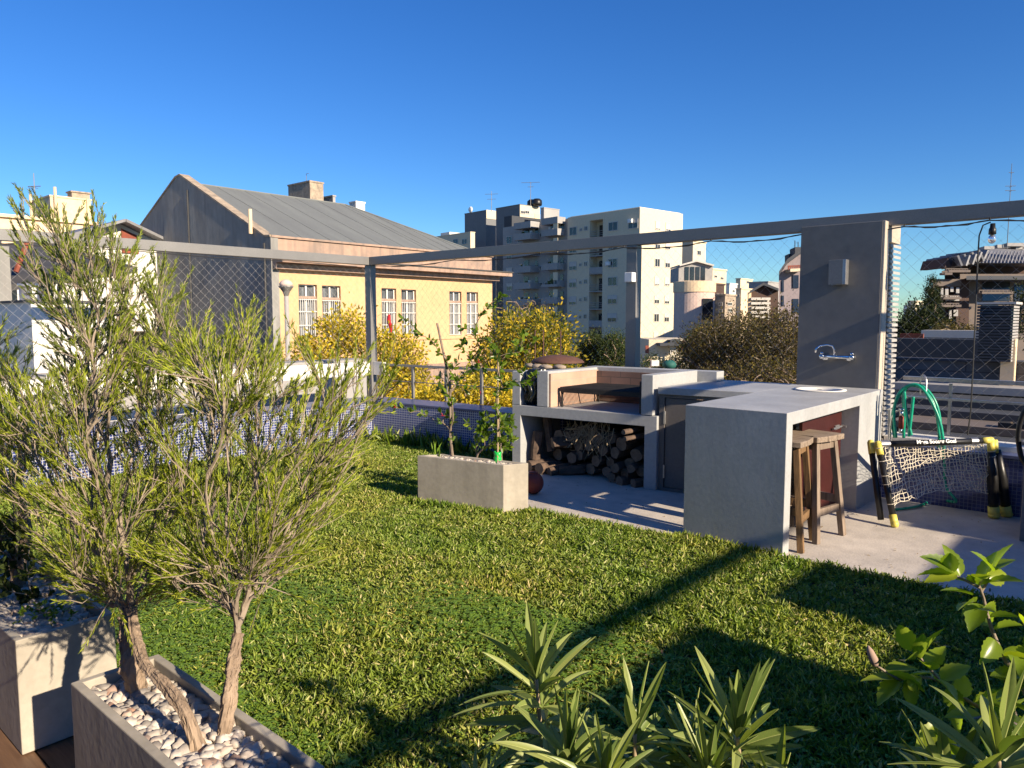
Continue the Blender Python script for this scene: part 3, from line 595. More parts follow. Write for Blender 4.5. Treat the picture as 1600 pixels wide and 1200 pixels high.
# firewood
logs=[]
def log(x,y,z,d,L,r0,lab=None,split=False):
    d=unit(np.array(d,float)); p0=np.array((x,y,z))-d*L/2; p1=p0+d*L; n=11
    a=np.array((0,0,1.)) if abs(d[2])<.9 else np.array((1.,0,0)); u=unit(np.cross(d,a)); w_=np.cross(d,u)
    an=np.linspace(0,2*math.pi,n,endpoint=False); rr=r0*(1+RNG.normal(size=n)*.07)
    if split: rr=np.where((an>.3)&(an<2.6),rr*.45,rr)
    V=[]; 
    for k,t in enumerate((0,.33,.66,1)):
        c_=p0+d*L*t+(RNG.normal(size=3)*r0*.05); rk_=rr*(1+RNG.normal(size=n)*.04)
        for j in range(n): V.append(c_+(math.cos(an[j])*u+math.sin(an[j])*w_)*rk_[j])
    F=[(k*n+j,k*n+(j+1)%n,(k+1)*n+(j+1)%n,(k+1)*n+j) for k in range(3) for j in range(n)]
    mb=MB(); mb.add(V,F,0); mb.add(V[:n],[tuple(range(n-1,-1,-1))],1); mb.add(V[3*n:],[tuple(range(n))],1)
    o=mb.build('firewood_log',['logbark','logend']); tag(o,lab or 'dark sawn log stacked in the shade of the firewood bay','log','firewood logs stacked under the barbecue'); return o
log(-4.87,5.93,.27,(.08,.1,1),.30,.062,'upright split log with orange sunlit bark at the left of the firewood bay',True)
log(-4.78,6.02,.38,(-.28,.1,1),.36,.05,'tall grey log leaning left above the orange bark log',True)
log(-4.83,5.95,.062,(.3,1,.05),.30,.06,'pale bottom log at the left foot of the firewood stack')
log(-4.69,5.93,.058,(.1,1,0),.30,.058,'round cut log on the floor, second from the left wall')
log(-4.56,5.94,.05,(.35,1,.1),.28,.05,'round cut log on the floor, third from the left wall')
log(-4.44,5.97,.052,(.7,.6,.05),.26,.05,'brown wedge log on the floor beside the blue shade, fourth from the left')
log(-4.57,6.03,.30,(.6,.8,.1),.28,.075,'large grey split block in the middle left of the stack',True)
log(-3.72,5.97,.535,(.1,1,.05),.3,.026,'thin round log with bright cut end at the top right of the bay')
log(-3.685,5.96,.475,(.2,1,.05),.3,.024,'thin round log with bright cut end just below the topmost one')
yy=.0
for row,z in enumerate((.07,.19,.30,.41)):
    for k in range(7):
        x=-4.72+k*.165+(row%2)*.08+RNG.normal()*.012
        if x>-3.66: continue
        log(x,6.25+RNG.normal()*.02,z+RNG.normal()*.01,(RNG.normal()*.12,1,RNG.normal()*.06),.5,RNG.uniform(.05,.066),'dark round log in the %s row of the firewood stack, %s from the left'%(('bottom','second','third','top')[row],('first','second','third','fourth','fifth','sixth','seventh')[k]))
for k in range(5): log(-3.98+k*.085,6.02,.055+.1*(k%2)+RNG.normal()*.01,(RNG.normal()*.2,1,.0),.22,RNG.uniform(.036,.05),'short log pushed forward at the right foot of the stack, %s from the left'%('first','second','third','fourth','fifth')[k])
# dry twig bundle
mb=MB()
for k in range(150):
    c_=np.array((-4.36+RNG.normal()*.10,6.02+RNG.normal()*.04,.50-abs(RNG.normal())*.09)) if k<70 else np.array((-4.14+RNG.normal()*.085,6.0+RNG.normal()*.04,.42+RNG.normal()*.07))
    d=unit(np.array((RNG.normal()*.6,RNG.normal()*.3,(RNG.normal()*.5 if k<70 else -1)))); L=RNG.uniform(.08,.26)
    p=c_-d*L*.5; pts=[p,p+d*L*.5+RNG.normal(size=3)*.01,p+d*L+RNG.normal(size=3)*.015]
    pts=[np.array((q[0].clip(-4.9,-3.6),max(q[1],5.9),min(q[2],.575))) for q in pts]; mb.tube(pts,RNG.uniform(.0015,.0045),4)
o=mb.build('dry_twigs','straw'); tag(o,'bundle of dry straw coloured twigs stuffed over the firewood','twigs',kind='stuff')
# terracotta ball behind the planter
mb=MB(); c_=PZ(832,775,0); v,f=ico(3); vv=v*np.array((.095,.095,.10)); mb.add(vv+np.array((c_[0]-.05,c_[1]+.07,.1)),f); mb.lathe((c_[0]-.05,c_[1]+.07,.185),[(.04,0),(.045,.012),(.03,.02),(.001,.02)],14); o=mb.build('clay_jar','terracotta',smooth=True); tag(o,'round dark red clay jar behind the right end of the hibiscus planter','jar')
# ================================================================ STOOLS
def stool(px,py,rz,lab,legm,first=False):
    t=thing('bar_stool',lab,'stool',(px,py,0),'wooden bar stools under the counter'); 
    ca,sa=math.cos(rz),math.sin(rz); T=lambda x,y,z:(px+ca*x-sa*y,py+sa*x+ca*y,z)
    mb=MB()
    SW=.155
    sh=[(-.17,-.13),(-.15,-.17),(.15,-.17),(.17,-.13),(.17,.13),(.15,.17),(-.15,.17),(-.17,.13)]
    for (a_,b_) in (((-.17),(-.058)),((-.055),(.055)),((.058),(.17))):
        c0=.012 if abs(a_)>.1 or abs(b_)>.1 else 0
        pl=[T(-.17+c0*1.5,a_,0)[:2],T(.17-c0*1.5,a_,0)[:2],T(.17,b_ if a_<0 else a_+.02,0)[:2],T(.17-c0*.5,b_,0)[:2],T(-.17+c0*.5,b_,0)[:2]]
        mb.prism(pl,.712,.752)
    mb.build('seat','oldwoodx',t,bevel=.007)
    for sx in (-1,1):
        for sy in (-1,1):
            mb=MB(); mb.obox(T(sx*.175,sy*.175,0),T(sx*.11,sy*.115,.711),.042,.042,up=(ca,sa,0)); mb.build('leg',legm,t,bevel=.003)
    for z,o_ in ((.68,.113),(.27,.15)):
        for s_ in (-1,1):
            mb=MB(); mb.obox(T(-o_,s_*o_*.99,z),T(o_,s_*o_*.99,z),.022,.055); mb.build('rail',legm,t)
            mb=MB(); mb.obox(T(s_*o_,-o_,z-.06 if z<.5 else z),T(s_*o_,o_,z-.06 if z<.5 else z),.022,.055); mb.build('rail',legm,t)
    return t
stool(-1.965,4.99+.14,.12,'brown stained wooden stool closest to the lawn under the bar','brownwood')
stool(-1.90,5.34+.12,-.2,'weathered grey wooden stool behind the brown one under the bar','oldwood')
stool(-2.28,5.70,.3,'grey wooden stool pushed deepest under the bar, mostly hidden','oldwood')
# ================================================================ FOLDED FOOTBALL GOAL
r=thing('football_goal','folded toy football goal with black pipes and yellow corners leaning on the blue wall','goal',(-1.3,6.6,0))
TL=PY(1372,694,6.28); TR=PY(1548,688,6.86)
mb=MB(); mb.tube([TL,TL*.5+TR*.5+(0,0,-.004),TR],.025,12); bar=mb.build('crossbar','black',r,smooth=True)
mb=MB(); d=unit(TR-TL)
for t0,t1 in ((.02,.10),(.82,.88)): mb.tube([TL+(TR-TL)*t0,TL+(TR-TL)*t1],.0262,12)
mb.build('pale_band','galv',bar)
# lettering on the bar
cu=bpy.data.curves.new('lettering','FONT'); cu.body='Mega Soccer Goal'; cu.size=.042; cu.extrude=.0012; cu.offset=.0014; cu.align_x='CENTER'; cu.align_y='CENTER'
to=bpy.data.objects.new('lettering_curve',cu); COL.objects.link(to); bpy.context.view_layer.update()
me=bpy.data.meshes.new_from_object(to.evaluated_get(bpy.context.evaluated_depsgraph_get())); bpy.data.objects.remove(to)
lo=bpy.data.objects.new('lettering',me); COL.objects.link(lo); me.materials.clear(); me.materials.append(M['whitep'])
cpos=TL+(TR-TL)*.5; xax=Vector(tuple(d)); zax=Vector((-d[1]*-1,-d[0],0)).normalized(); 
nrm=Vector((d[1],-d[0],.35)).normalized(); yax=nrm.cross(xax).normalized(); nrm=xax.cross(yax)
from mathutils import Matrix
mt=Matrix((xax,yax,nrm)).transposed().to_4x4(); 
for v_ in me.vertices: v_.co=mt@v_.co
me.transform(Matrix.Translation(Vector(tuple(cpos))+nrm*.031-Vector(tuple(wloc(bar)))))
lo.parent=bar
LF=[PZ(1377,816,.02),PZ(1398,820,.02)]; RF=[PZ(1553,806,.02),PZ(1573,804,.02)]
TL2=TL+np.array((-.06,.02,.0)); 
def corner(p,q,rest,lab=None):
    mb=MB(); mb.tube([p,q],.029,12); mb.tube([q,q*.55+rest*.45],.03,12); mb.lathe(q,[(.001,-.03),(.022,-.022),(.031,0),(.022,.022),(.001,.03)],12); return mb
dL=TL+(TR-TL)*.07
mb=MB(); 
for q in (TL,TL2): mb.lathe(q,[(.001,-.028),(.020,-.021),(.028,0),(.020,.021),(.001,.028)],12)
mb.tube([TL2,TL2+unit(LF[0]-TL2)*.09],.027,12); mb.tube([TL,TL+unit(LF[1]-TL)*.09],.027,12); mb.tube([TL,dL],.026,12); mb.build('corner_joint','yellowp',r,smooth=True)
mb=MB(); mb.lathe(TR,[(.001,-.028),(.020,-.021),(.028,0),(.020,.021),(.001,.028)],12); mb.tube([TR,TR+unit(RF[0]-TR)*.10],.028,12); mb.tube([TR,TR-(TR-TL)*.08],.026,12); mb.tube([TR+(.02,.03,0),TR+(.03,.04,-.1)],.024,10); mb.build('corner_joint','yellowp',r,smooth=True)
for a_,b_ in ((TL2,LF[0]),(TL,LF[1]),(TR,RF[0]),(TR+np.array((.03,.05,-.02)),RF[1])):
    u=unit(b_-a_); mb=MB(); mb.tube([a_+u*.06,a_*.5+b_*.5,b_-u*.02],[.0235]*3 if a_[0]<-1.2 else [.026,.042,.034],12); mb.build('leg','black',r,smooth=True)
for k,(q,a_) in enumerate(((LF[1],TL),(RF[0],TR),(RF[1],TR))):
    mb=MB(); u=unit(a_-q); s_=1 if k==0 else 1.5; mb.tube([q-u*.005,q+u*.075],.028*s_,12); mb.lathe(q,[(.001,-.02),(.026*s_,-.012),(.03*s_,.01),(.02,.03),(.001,.032)],12); mb.build('foot_cap','yellowp',r,smooth=True)
# net: hanging grid with sag
NU,NV=30,15
def netpt(u,v):
    top=TL+(TR-TL)*(.06+.88*u); lowL=LF[1]*.80+TL*.20; lowR=RF[0]*.72+TR*.28
    low=lowL+(lowR-lowL)*u; low=low+np.array((0,0,.07*math.sin(math.pi*u)**.8))
    p=top+(low-top)*v; bulge=.20*math.sin(math.pi*u)*math.sin(math.pi*min(1,v*.75+.1)); p=p+np.array((-.35,.9,0))*bulge*.5
    return p+np.array((math.sin(u*23+v*9),math.cos(u*17+v*11),math.sin(u*19-v*13)))*.006
gp=np.array([[netpt(i/NU,j/NV)+RNG.normal(size=3)*.0045 for j in range(NV+1)] for i in range(NU+1)])
mb=MB()
for i in range(NU+1): mb.tube(gp[i],.0028,4,cap=False)
for j in range(NV+1): mb.tube(gp[:,j],.0028,4,cap=False)
for k in range(26):  # loose loops
    i=RNG.integers(1,NU-1); j=RNG.integers(1,NV); p=gp[i][j]; q=gp[min(NU,i+2)][max(0,j-1)]; mb.tube([p,(p+q)/2+RNG.normal(size=3)*.02+np.array((0,-.02,-.02)),q],.0026,4,cap=False)
for s_,A,B in ((0,TR,RF[0]),(1,TL,LF[1])):
    for k in range(5):
        t=.12+.15*k+RNG.normal()*.03; c_=A+(B-A)*t; mb.tube([c_+np.array((math.cos(a)*.03,math.sin(a)*.03,a*.006-.01)) for a in np.linspace(0,6.6,10)],.0026,4,cap=False)
mb.build('goal_net','goalnet',r)
# ================================================================ HOSE
r=thing('garden_hose','bright green garden hose coiled over a hook beside the column','hose',(-1.6,6.95,.5))
def arc(pts,n=24):
    P=np.array(pts,float); t=np.linspace(0,len(P)-1,n); out=[]
    for q in t:
        i=min(int(q),len(P)-2); f=q-i; p0=P[max(i-1,0)];p1=P[i];p2=P[i+1];p3=P[min(i+2,len(P)-1)]
        out.append(.5*((2*p1)+(-p0+p2)*f+(2*p0-5*p1+4*p2-p3)*f*f+(-p0+3*p1-3*p2+p3)*f**3))
    return np.array(out)
mb=MB()
for k,pp in enumerate([[(1398,684),(1394,655),(1401,625),(1418,604),(1440,603),(1460,625),(1469,660),(1466,700)],[(1412,684),(1413,650),(1412,615),(1425,602),(1447,612),(1462,640),(1468,684)],[(1400,684),(1397,640),(1408,610),(1432,601),(1452,622),(1470,665),(1476,720)],[(1424,680),(1416,645),(1413,612)],[(1420,682),(1424,648),(1427,620)]]):
    mb.tube(arc([PY(*q,6.93-.025*k+.02*math.sin(k*2)) for q in pp],26),.0125,8)
mb.tube(arc([PY(1476,720,6.86),PY(1478,760,6.85),np.array((-1.2,6.83,.1)),PZ(1462,780,.015),PZ(1435,791,.015),PZ(1400,796,.015)],26),.011,8)
mb.build('coil','hose',r,smooth=True)
mb=MB(); p=PY(1408,660,6.9); mb.tube([p+(0,0,.05),p-(0,0,.05)],.021,12); mb.build('connector','terracotta',r,smooth=True)
mb=MB(); mb.tube([p+(0,0,.05),p+(0,0,.10)],.016,10); mb.tube([p-(0,0,.05),p-(0,0,.09)],.014,10); mb.lathe(p+(0,0,.1),[(.02,0),(.024,.01),(.02,.02),(.001,.02)],10); mb.tube(arc([PY(1390,690,6.9),PY(1392,660,6.9),PY(1398,645,6.9),PY(1408,640,6.9)],12),.009,8); mb.build('tap_fitting','chrome',r,smooth=True)
mb=MB(); mb.tube(arc([PY(1438,616,7.0),PY(1438,595,6.97),PY(1442,586,6.96),PY(1447,592,6.93),PY(1447,612,6.9)],14),.006,8); mb.box(PY(1418,622,7.0),PY(1448,612,7.02)+np.array((0,0,-.05))); mb.build('hook','galv',r)
mb=MB(); mb.tube([PY(1390,640,7.0),PY(1390,780,7.0)],.014,10); mb.build('pipe','galv',r)
# box at the right edge
r=thing('metal_cabinet','blue-grey metal box cut by the right edge of the photo','cabinet',(-.5,6.5,0))
mb=MB(); mb.box((-.70,6.28,.0),(-.2,6.8,.69)); mb.box((-.72,6.26,.69),(-.18,6.82,.72)); mb.build('body','steel',r,bevel=.006)
mb=MB(); mb.box((-.66,6.272,.05),(-.24,6.279,.64)); mb.build('door','steel',r,bevel=.003)
mb=MB(); p=[PY(*q,6.30) for q in [(1604,728),(1596,715),(1592,695),(1591,680),(1594,660),(1602,640),(1614,628)]]; mb.tube(arc(p,20),.017,10); o=mb.build('black_tube','black',smooth=True); tag(o,'curved black rubber tube standing on the blue-grey box','tube')
# ================================================================ PLANTERS
def planter(poly,h,lab,name='planter',rim=.028,fill=.05,z0=0):
    P=np.array(poly,float); c_=P.mean(0); t=thing(name,lab,'planter',(c_[0],c_[1],z0)); n=len(P)
    inn=[]
    for i in range(n):
        a_=P[i-1];b_=P[i];d_=P[(i+1)%n]; e1=unit(b_-a_); e2=unit(d_-b_); n1=np.array((-e1[1],e1[0])); n2=np.array((-e2[1],e2[0])); inn.append(b_+(n1+n2)/(1+n1@n2)*rim)
    V=[(*p,z0) for p in P]+[(*p,h) for p in P]+[(*p,h) for p in inn]+[(*p,h-fill-.04) for p in inn]; F=[tuple(range(n-1,-1,-1))]
    for k in range(3): F+=[(k*n+i,k*n+(i+1)%n,(k+1)*n+(i+1)%n,(k+1)*n+i) for i in range(n)]
    F.append(tuple(range(3*n,4*n)))
    mb=MB(); mb.add(V,F); mb.build('box','planter',t,bevel=.004); return t
HP=.43
planter([(-2.545,.775),(-1.565,.775),(-1.565,1.05),(-2.545,1.05)],HP,'long concrete planter with two leaning bottlebrush trunks at the lower left')
o=pebbles('pebbles',-2.515,-1.595,.805,1.02,HP-.045,.037,.0215); tag(o,'rounded white and grey pebbles filling the near planter','pebbles',kind='stuff')
planter([(-4.3,.755),(-3.03,.755),(-3.03,1.09),(-4.3,1.09)],HP,'sunlit concrete planter with branch shadows at the far lower left')
o=pebbles('pebbles',-4.27,-3.06,.785,1.06,HP-.046,.04,.024); tag(o,'pale pebbles in the planter at the far lower left','pebbles',kind='stuff')
PA=np.array([(-4.806,4.228),(-3.965,4.407),(-3.868,4.606)]); PDp=PA[0]+PA[2]-PA[1]
planter([PA[0],PA[1],PA[2],PDp],.40,'concrete planter with hibiscus standing on the lawn by the barbecue')
t_=pebbles('pebbles',.05,.79,.035,.175,.365,.034,.022)
co_=math.cos(.21); t_.rotation_euler=(0,0,math.atan2(PA[1][1]-PA[0][1],PA[1][0]-PA[0][0])); 
# place: local centre back into the planter
cc=(PA[0]+PA[2])/2; t_.location=(cc[0],cc[1],t_.location[2]); tag(t_,'small white pebbles around the hibiscus stems','pebbles',kind='stuff')
# green pot
c_=PZ(778,722,.38); mb=MB(); mb.lathe((c_[0],c_[1],.37),[(.035,0),(.036,.05),(.03,.06),(.034,.07),(.034,.1),(.03,.1),(.028,.07),(.001,.07)],18); o=mb.build('bottle','greenglass',smooth=True); tag(o,'cut green plastic bottle pressed into the pebbles of the hibiscus planter','bottle')
# stakes
mb=MB(); mb.tube([np.array((-4.62,4.45,.33)),PD(703,600,6.45),PD(683,505,6.5)],[.011,.011,.010],7); o=mb.build('wooden_stake','oldwood'); tag(o,'leaning wooden stake supporting the tall hibiscus','stake')
mb=MB(); mb.tube([np.array((-4.13,4.52,.33)),PD(778,560,6.2)],[.008,.008],7); o=mb.build('cane','straw'); tag(o,'thin upright cane beside the green bottle','stake')
# ================================================================ ADDED STEPPED WALL (right, out of frame), shaped to cast the terrace shadows
r=thing('shadow_wall','unseen stepped wall right of the terrace, added to cast its shadows','house',(4.5,2,0))
mb=MB()
for y0,y1,z in ((5.98,7.1,2.20),(4.62,5.97,2.03),(3.78,4.61,2.30),(3.18,3.77,1.98),(-3,3.17,2.36)):
    mb.box((3.42,y0,-10),(6.5,y1,z))
mb.build('wall','white',r)
r=thing('unseen_house_wall','unseen dark house wall behind the viewer, added to block sky light','house',(-2,-3,-10))
mb=MB(); mb.box((-8,-3.2,-10),(3.3,-2.6,3.0)); mb.build('wall','column',r)  # added out of view to cut sky light on the front faces
# ================================================================ CITY BEYOND
mb=MB(); mb.box((-1500,-1200,-10.5),(1200,1800,-10)); o=mb.build('street_ground','city'); tag(o,'ground of the city far below the terrace','ground',kind='structure')
def wallx(mb,c,th,y0,y1,z0,z1,holes,m=0):
    """wall on plane x=c (outer face), th inward (-x), with rectangular openings (ya,yb,za,zb)"""
    ys=sorted({y0,y1}|{h[0] for h in holes}|{h[1] for h in holes}); 
    for a_,b_ in zip(ys[:-1],ys[1:]):
        hs=sorted([(h[2],h[3]) for h in holes if h[0]<=a_+1e-6 and h[1]>=b_-1e-6]); z=z0
        for p,q in hs: mb.box((c-th,a_,z),(c,b_,p),m); z=q
        mb.box((c-th,a_,z),(c,b_,z1),m)
# ---- ochre school house
XB=-26.; Y0=15.57; Y1=28.06
H=thing('ochre_house','ochre yellow building with grey pitched roof and barred tall windows','building',(-32,22,-10))
wn=[]
for (xa,xb,ya,yb) in ((466,495,444,530),(503,532,446,532),(596,619,450,527),(627,650,452,526),(702,721,455,524),(729,747,456,523)):
    a_=PX(xa,ya,XB);b_=PX(xb,ya,XB);z1=a_[2];z0=PX(xa,yb,XB)[2]; wn.append((a_[1],b_[1],z0,z1))
mb=MB(); wallx(mb,XB,.3,Y0,Y1,-2.0,3.72,wn); mb.box((-40.4,Y1-.3,-10),(XB-.301,Y1,3.72)); mb.build('wall','yellowwall',H)
mb=MB(); mb.box((XB-.3,Y0,-10),(XB+.06,Y1+.05,-.75)); mb.box((XB,Y0,-.75),(XB+.16,Y1+.12,-.55)); mb.box((XB,Y0,-2.3),(XB+.2,Y1+.15,-2.1)); mb.build('base_wall','pinkwall',H)
mb=MB(); mb.box((XB,Y0+.2,wn[0][2]-.16),(XB+.05,Y1,wn[0][2]-.10)); mb.build('string_course','yellowwall',H)
for i,(a_,b_,z0,z1) in enumerate(wn):
    mb=MB(); zt=z1-(z1-z0)*.235
    for q in ((a_,a_+.05),(b_-.05,b_)): mb.box((XB-.2,q[0],z0),(XB-.14,q[1],z1))
    mb.box((XB-.2,a_,z1-.05),(XB-.14,b_,z1)); mb.box((XB-.21,a_,zt-.05),(XB-.06,b_,zt+.05),1); mb.box((XB-.2,a_,z0),(XB-.1,b_,z0+.05),1); c_=(a_+b_)/2; mb.box((XB-.2,c_-.035,z0),(XB-.13,c_+.035,z1))
    W_=mb.build('window',['white','pinkwall'],H)
    mb=MB(); mb.box((XB-.26,a_,z0),(XB-.22,b_,z1)); mb.build('pane','curtain',W_)
    mb=MB(); n=9
    for k in range(n+1):
        y=a_+(b_-a_)*k/n; mb.box((XB-.045,y-.009,z0+.02),(XB-.027,y+.009,zt-.06))
    for z in (z0+(zt-z0)*.33,z0+(zt-z0)*.66,zt-.08,z0+.04): mb.box((XB-.05,a_,z-.012),(XB-.022,b_,z+.012))
    mb.build('grille','white',W_)
    if i==2:
        mb=MB(); mb.tube([(XB+.02,c_-.02,z0+1.0),(XB+.03,c_-.05,z0+.75),(XB+.03,c_+.06,z0+.45),(XB+.02,c_+.07,z0+.2)],[.05,.08,.07,.03],6); o=mb.build('red_cloth','redpetal'); tag(o,'red cloth hanging from the third window grille of the ochre building','cloth')
# frieze and cornice
mb=MB(); mb.box((XB-.35,Y0+.02,3.73),(XB-.02,Y1+.0,4.70)); mb.box((XB-.35,Y0,4.70),(XB+.06,Y1+.05,4.78)); mb.build('frieze','pinkwall',H)
mb=MB(); mb.box((XB-.3,Y0+.02,3.50),(XB+.3,Y1+.25,3.72)); mb.box((XB-.3,Y0+.02,3.725),(XB+.75,Y1+.7,3.90)); mb.build('cornice','pinkwall',H)
mb=MB(); mb.box((XB+.20,Y0+.02,3.905),(XB+.80,Y1+.75,3.96)); mb.build('gutter','darkroof',H)
# roof
XR=-33.22; ZR=7.62; e=PX(539,317,XR); YR=e[1]
mb=MB(); zr=4.72
A_=(XB-.12,Y0+.3,zr);B_=(XB-.12,Y1-.1,zr);C_=(XR,YR,ZR);D_=(XR,Y0+.3,ZR);E_=(-40.3,Y0+.3,zr);F_=(-40.3,Y1-.1,zr)
mb.add([A_,B_,C_,D_,E_,F_],[(0,1,2,3),(3,2,5,4),(1,5,2)]); mb.add([(p[0],p[1],p[2]-.15) for p in (A_,B_,C_,D_,E_,F_)],[(3,2,1,0),(4,5,2,3),(2,5,1)]); mb.build('roof','roofgrey',H)
mb=MB(); mb.tube([D_,C_,B_],.06,6); 
for k in range(1,9):
    y=Y0+.3+k*1.35; 
    if y<YR: mb.tube([(XB-.12,y,zr+.01),(XR,y,ZR+.01)],.006,4)
for k in range(5):
    y=YR+(Y1-YR)*k/5; t=1-(y-YR)/(Y1-YR+.01); mb.tube([(XB-.12,y,zr+.01),(XB-.12+(XR-XB+.12)*t,y,zr+(ZR-zr)*t+.01)],.006,4)
mb.build('roof_seam','roofgrey',H)
# gable wall with worn coping
ga=[(-25.975,Y0,4.72),(-26.4,Y0,4.74),(-26.9,Y0,4.98),(-33.3,Y0,7.92),(-33.75,Y0,7.86),(-40.4,Y0,4.72),(-40.4,Y0,-10),(-25.975,Y0,-10)]
mb=MB(); mb.prismv([(x,y-.02,z) for x,y,z in ga],(0,.32,0)); mb.build('gable_wall','gable',H)
mb=MB()
for p,q in zip(ga[:5],ga[1:6]):
    mb.obox((p[0],Y0+.16,p[2]+.035),(q[0],Y0+.16,q[2]+.035),.44,.07)
mb.build('coping','copecream',H)
for px,z in ((298,7.2),(415,4.5)): x=PY(px,400,Y0)[0]; mb=MB(); mb.tube([(x,Y0-.05,z),(x,Y0-.05,-9)],.035,8); mb.build('downpipe','darkroof',H)
p=PX(391,345,-27.2); mb=MB(); mb.tube([(p[0],p[1],4.9),(p[0],p[1],p[2]+.45)],.075,10); mb.build('vent_pipe','cream',H)
# street lamp
p=PD(447,448,19); r=thing('street_lamp','grey street lamp post with a pale conical head before the ochre building','lamp',(p[0],p[1],-10))
mb=MB(); mb.tube([(p[0],p[1],-10),(p[0],p[1],p[2]-.2)],[.09,.055],10); mb.build('pole','towergrey',r,smooth=True)
mb=MB(); mb.lathe((p[0],p[1],p[2]),[(.05,-.25),(.10,-.12),(.19,-.0),(.185,.02),(.001,.02)],16); mb.build('shade','steel',r)
mb=MB(); mb.lathe((p[0],p[1],p[2]+.02),[(.16,0),(.17,.05),(.13,.12),(.05,.16),(.001,.165)],16); mb.build('dome','pinkrender',r,smooth=True)
# ---- generic block: near vertical corner at pxC
def blk(pxL,pxC,pxR,ytop,t,z0=-10):
    c_=PD(pxC,ytop,t); xl=PY(pxL,ytop,c_[1])[0]; yr=PX(pxR,ytop,c_[0])[1]; return xl,c_[0],c_[1],yr,c_[2]
def fwin(H,Yp,x0,x1,z0,z1,style,side=False,dep=.12):
    """window on the front plane y=Yp (or side plane x=Yp when side)"""
    mb=MB(); f=.09
    def bx(a,b,za,zb,d0,d1,m):
        if side: mb.box((Yp+d0,a,za),(Yp+d1,b,zb),m)
        else: mb.box((a,Yp-d1,za),(b,Yp-d0,zb),m)
    bx(x0,x1,z0,z1,.01,.03,0)
    for a,b in ((x0-f,x0),(x1,x1+f),((x0+x1)/2-f*.4,(x0+x1)/2+f*.4)): bx(a,b,z0,z1,.012,.08,1)
    bx(x0-f,x1+f,z0-f,z0,.012,.1,1); bx(x0-f,x1+f,z1,z1+f,.012,.08,1)
    if style>0: bx(x0+.01,x1-.01,z1-(z1-z0)*style,z1-.01,.035,.07,1)
    return mb.build('window',['pane','shutter'],H)
# ---- main tower: this group stands turned 7.5 degrees clockwise; it is surveyed in its own turned frame, then turned back
TURN=math.radians(7.5); _keep=(_F0,_R,_F,_U)
def _rz(v,a): return np.array((v[0]*math.cos(a)-v[1]*math.sin(a),v[0]*math.sin(a)+v[1]*math.cos(a),v[2]))
_F0,_R,_F,_U=[_rz(v,TURN) for v in _keep]; _before=set(o.name for o in COL.objects)
def tY(px,Y): p=PY(px,450,Y); return float((p-_C)@_F)
tw=thing('apartment_tower','tall pale apartment tower with cream sunlit side and balcony columns','building',(-65,103,-10))
c0_=PZ(1000,324,18.4); XT=c0_[0]; YT=c0_[1]; ZT_=18.4; YT1=PX(1067,334,XT)[1]
xj=PY(887,340,YT)[0]; xw=PY(762,350,YT)[0]
bal=[(PY(752,300,1)[0],0)]
def fx(px): return PY(px,450,YT)[0]
def fz(py,px=950): return PY(px,py,YT)[2]
bays=[(fx(912),fx(941))]
mb=MB(); 
# right section with recessed loggia bay
b0,b1=fx(920.5),fx(941)
mb.box((xj,YT,-10),(b0,YT1,ZT_)); mb.box((b1,YT,-10),(XT,YT1,ZT_)); mb.box((b0,YT+1.8,-10),(b1,YT1,ZT_)); 
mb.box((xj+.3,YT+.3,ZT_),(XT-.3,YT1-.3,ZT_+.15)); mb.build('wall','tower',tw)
NF=10; FH=2.86
for k in range(NF):
    z=ZT_-1.1-FH*(k+1)+.2
    if z<-8: break
    mb=MB(); mb.box((b0,YT+.02,z-.15),(b1,YT+1.79,z)); mb.box((b0,YT-.02,z),(b1,YT+.05,z+.95)) if k%3==2 else [mb.box((b0,YT,z+h),(b1,YT+.04,z+h+.05)) for h in (.3,.6,.95)]
    mb.build('balcony','towergrey',tw)
    mb=MB(); mb.box((b0+.6,YT+1.7,z+.05),(b0+1.4,YT+1.78,z+2.1)); mb.build('balcony_door','pane',tw)
mb=MB(); mb.box((b0-.02,YT-.01,ZT_-1.0),(b1+.02,YT+1.79,ZT_-.02)); mb.build('parapet','tower',tw)
sty=[0,.9,.45,0,.55,.85,.4,0,.7]
wz=[fz(352),fz(395)]
for k in range(9):
    zc=ZT_-2.35-FH*k
    for j,(px,wd) in enumerate(((895,1.5),(957,1.75),(988,1.75))):
        if j==2 and k>0: continue
        x=fx(px); fwin(tw,YT,x-wd/2,x+wd/2,zc-.62,zc+.62,sty[(k*2+j*3)%9])
    for j,(px,wd,hh) in enumerate(((907,.45,.4),(915,.6,.6))):
        x=fx(px); fwin(tw,YT,x-wd/2,x+wd/2,zc-.1-.0,zc-.1+hh,0)
    for j,px in enumerate((1027,1043)):
        y=PX(px,400,XT)[1]; fwin(tw,XT,y-.55,y+.55,zc-.6,zc+.55,sty[(k*3+j*4+1)%9],side=True)
for x,z in ((fx(951),fz(412)),(fx(985),fz(350))):
    mb=MB(); mb.box((x-.4,YT-.45,z-.3),(x+.4,YT-.02,z+.3)); mb.lathe((x,YT-.46,z),[(.24,0),(.22,-.02),(.001,-.02)],12,axis=1); mb.build('air_conditioner','whitep',tw)
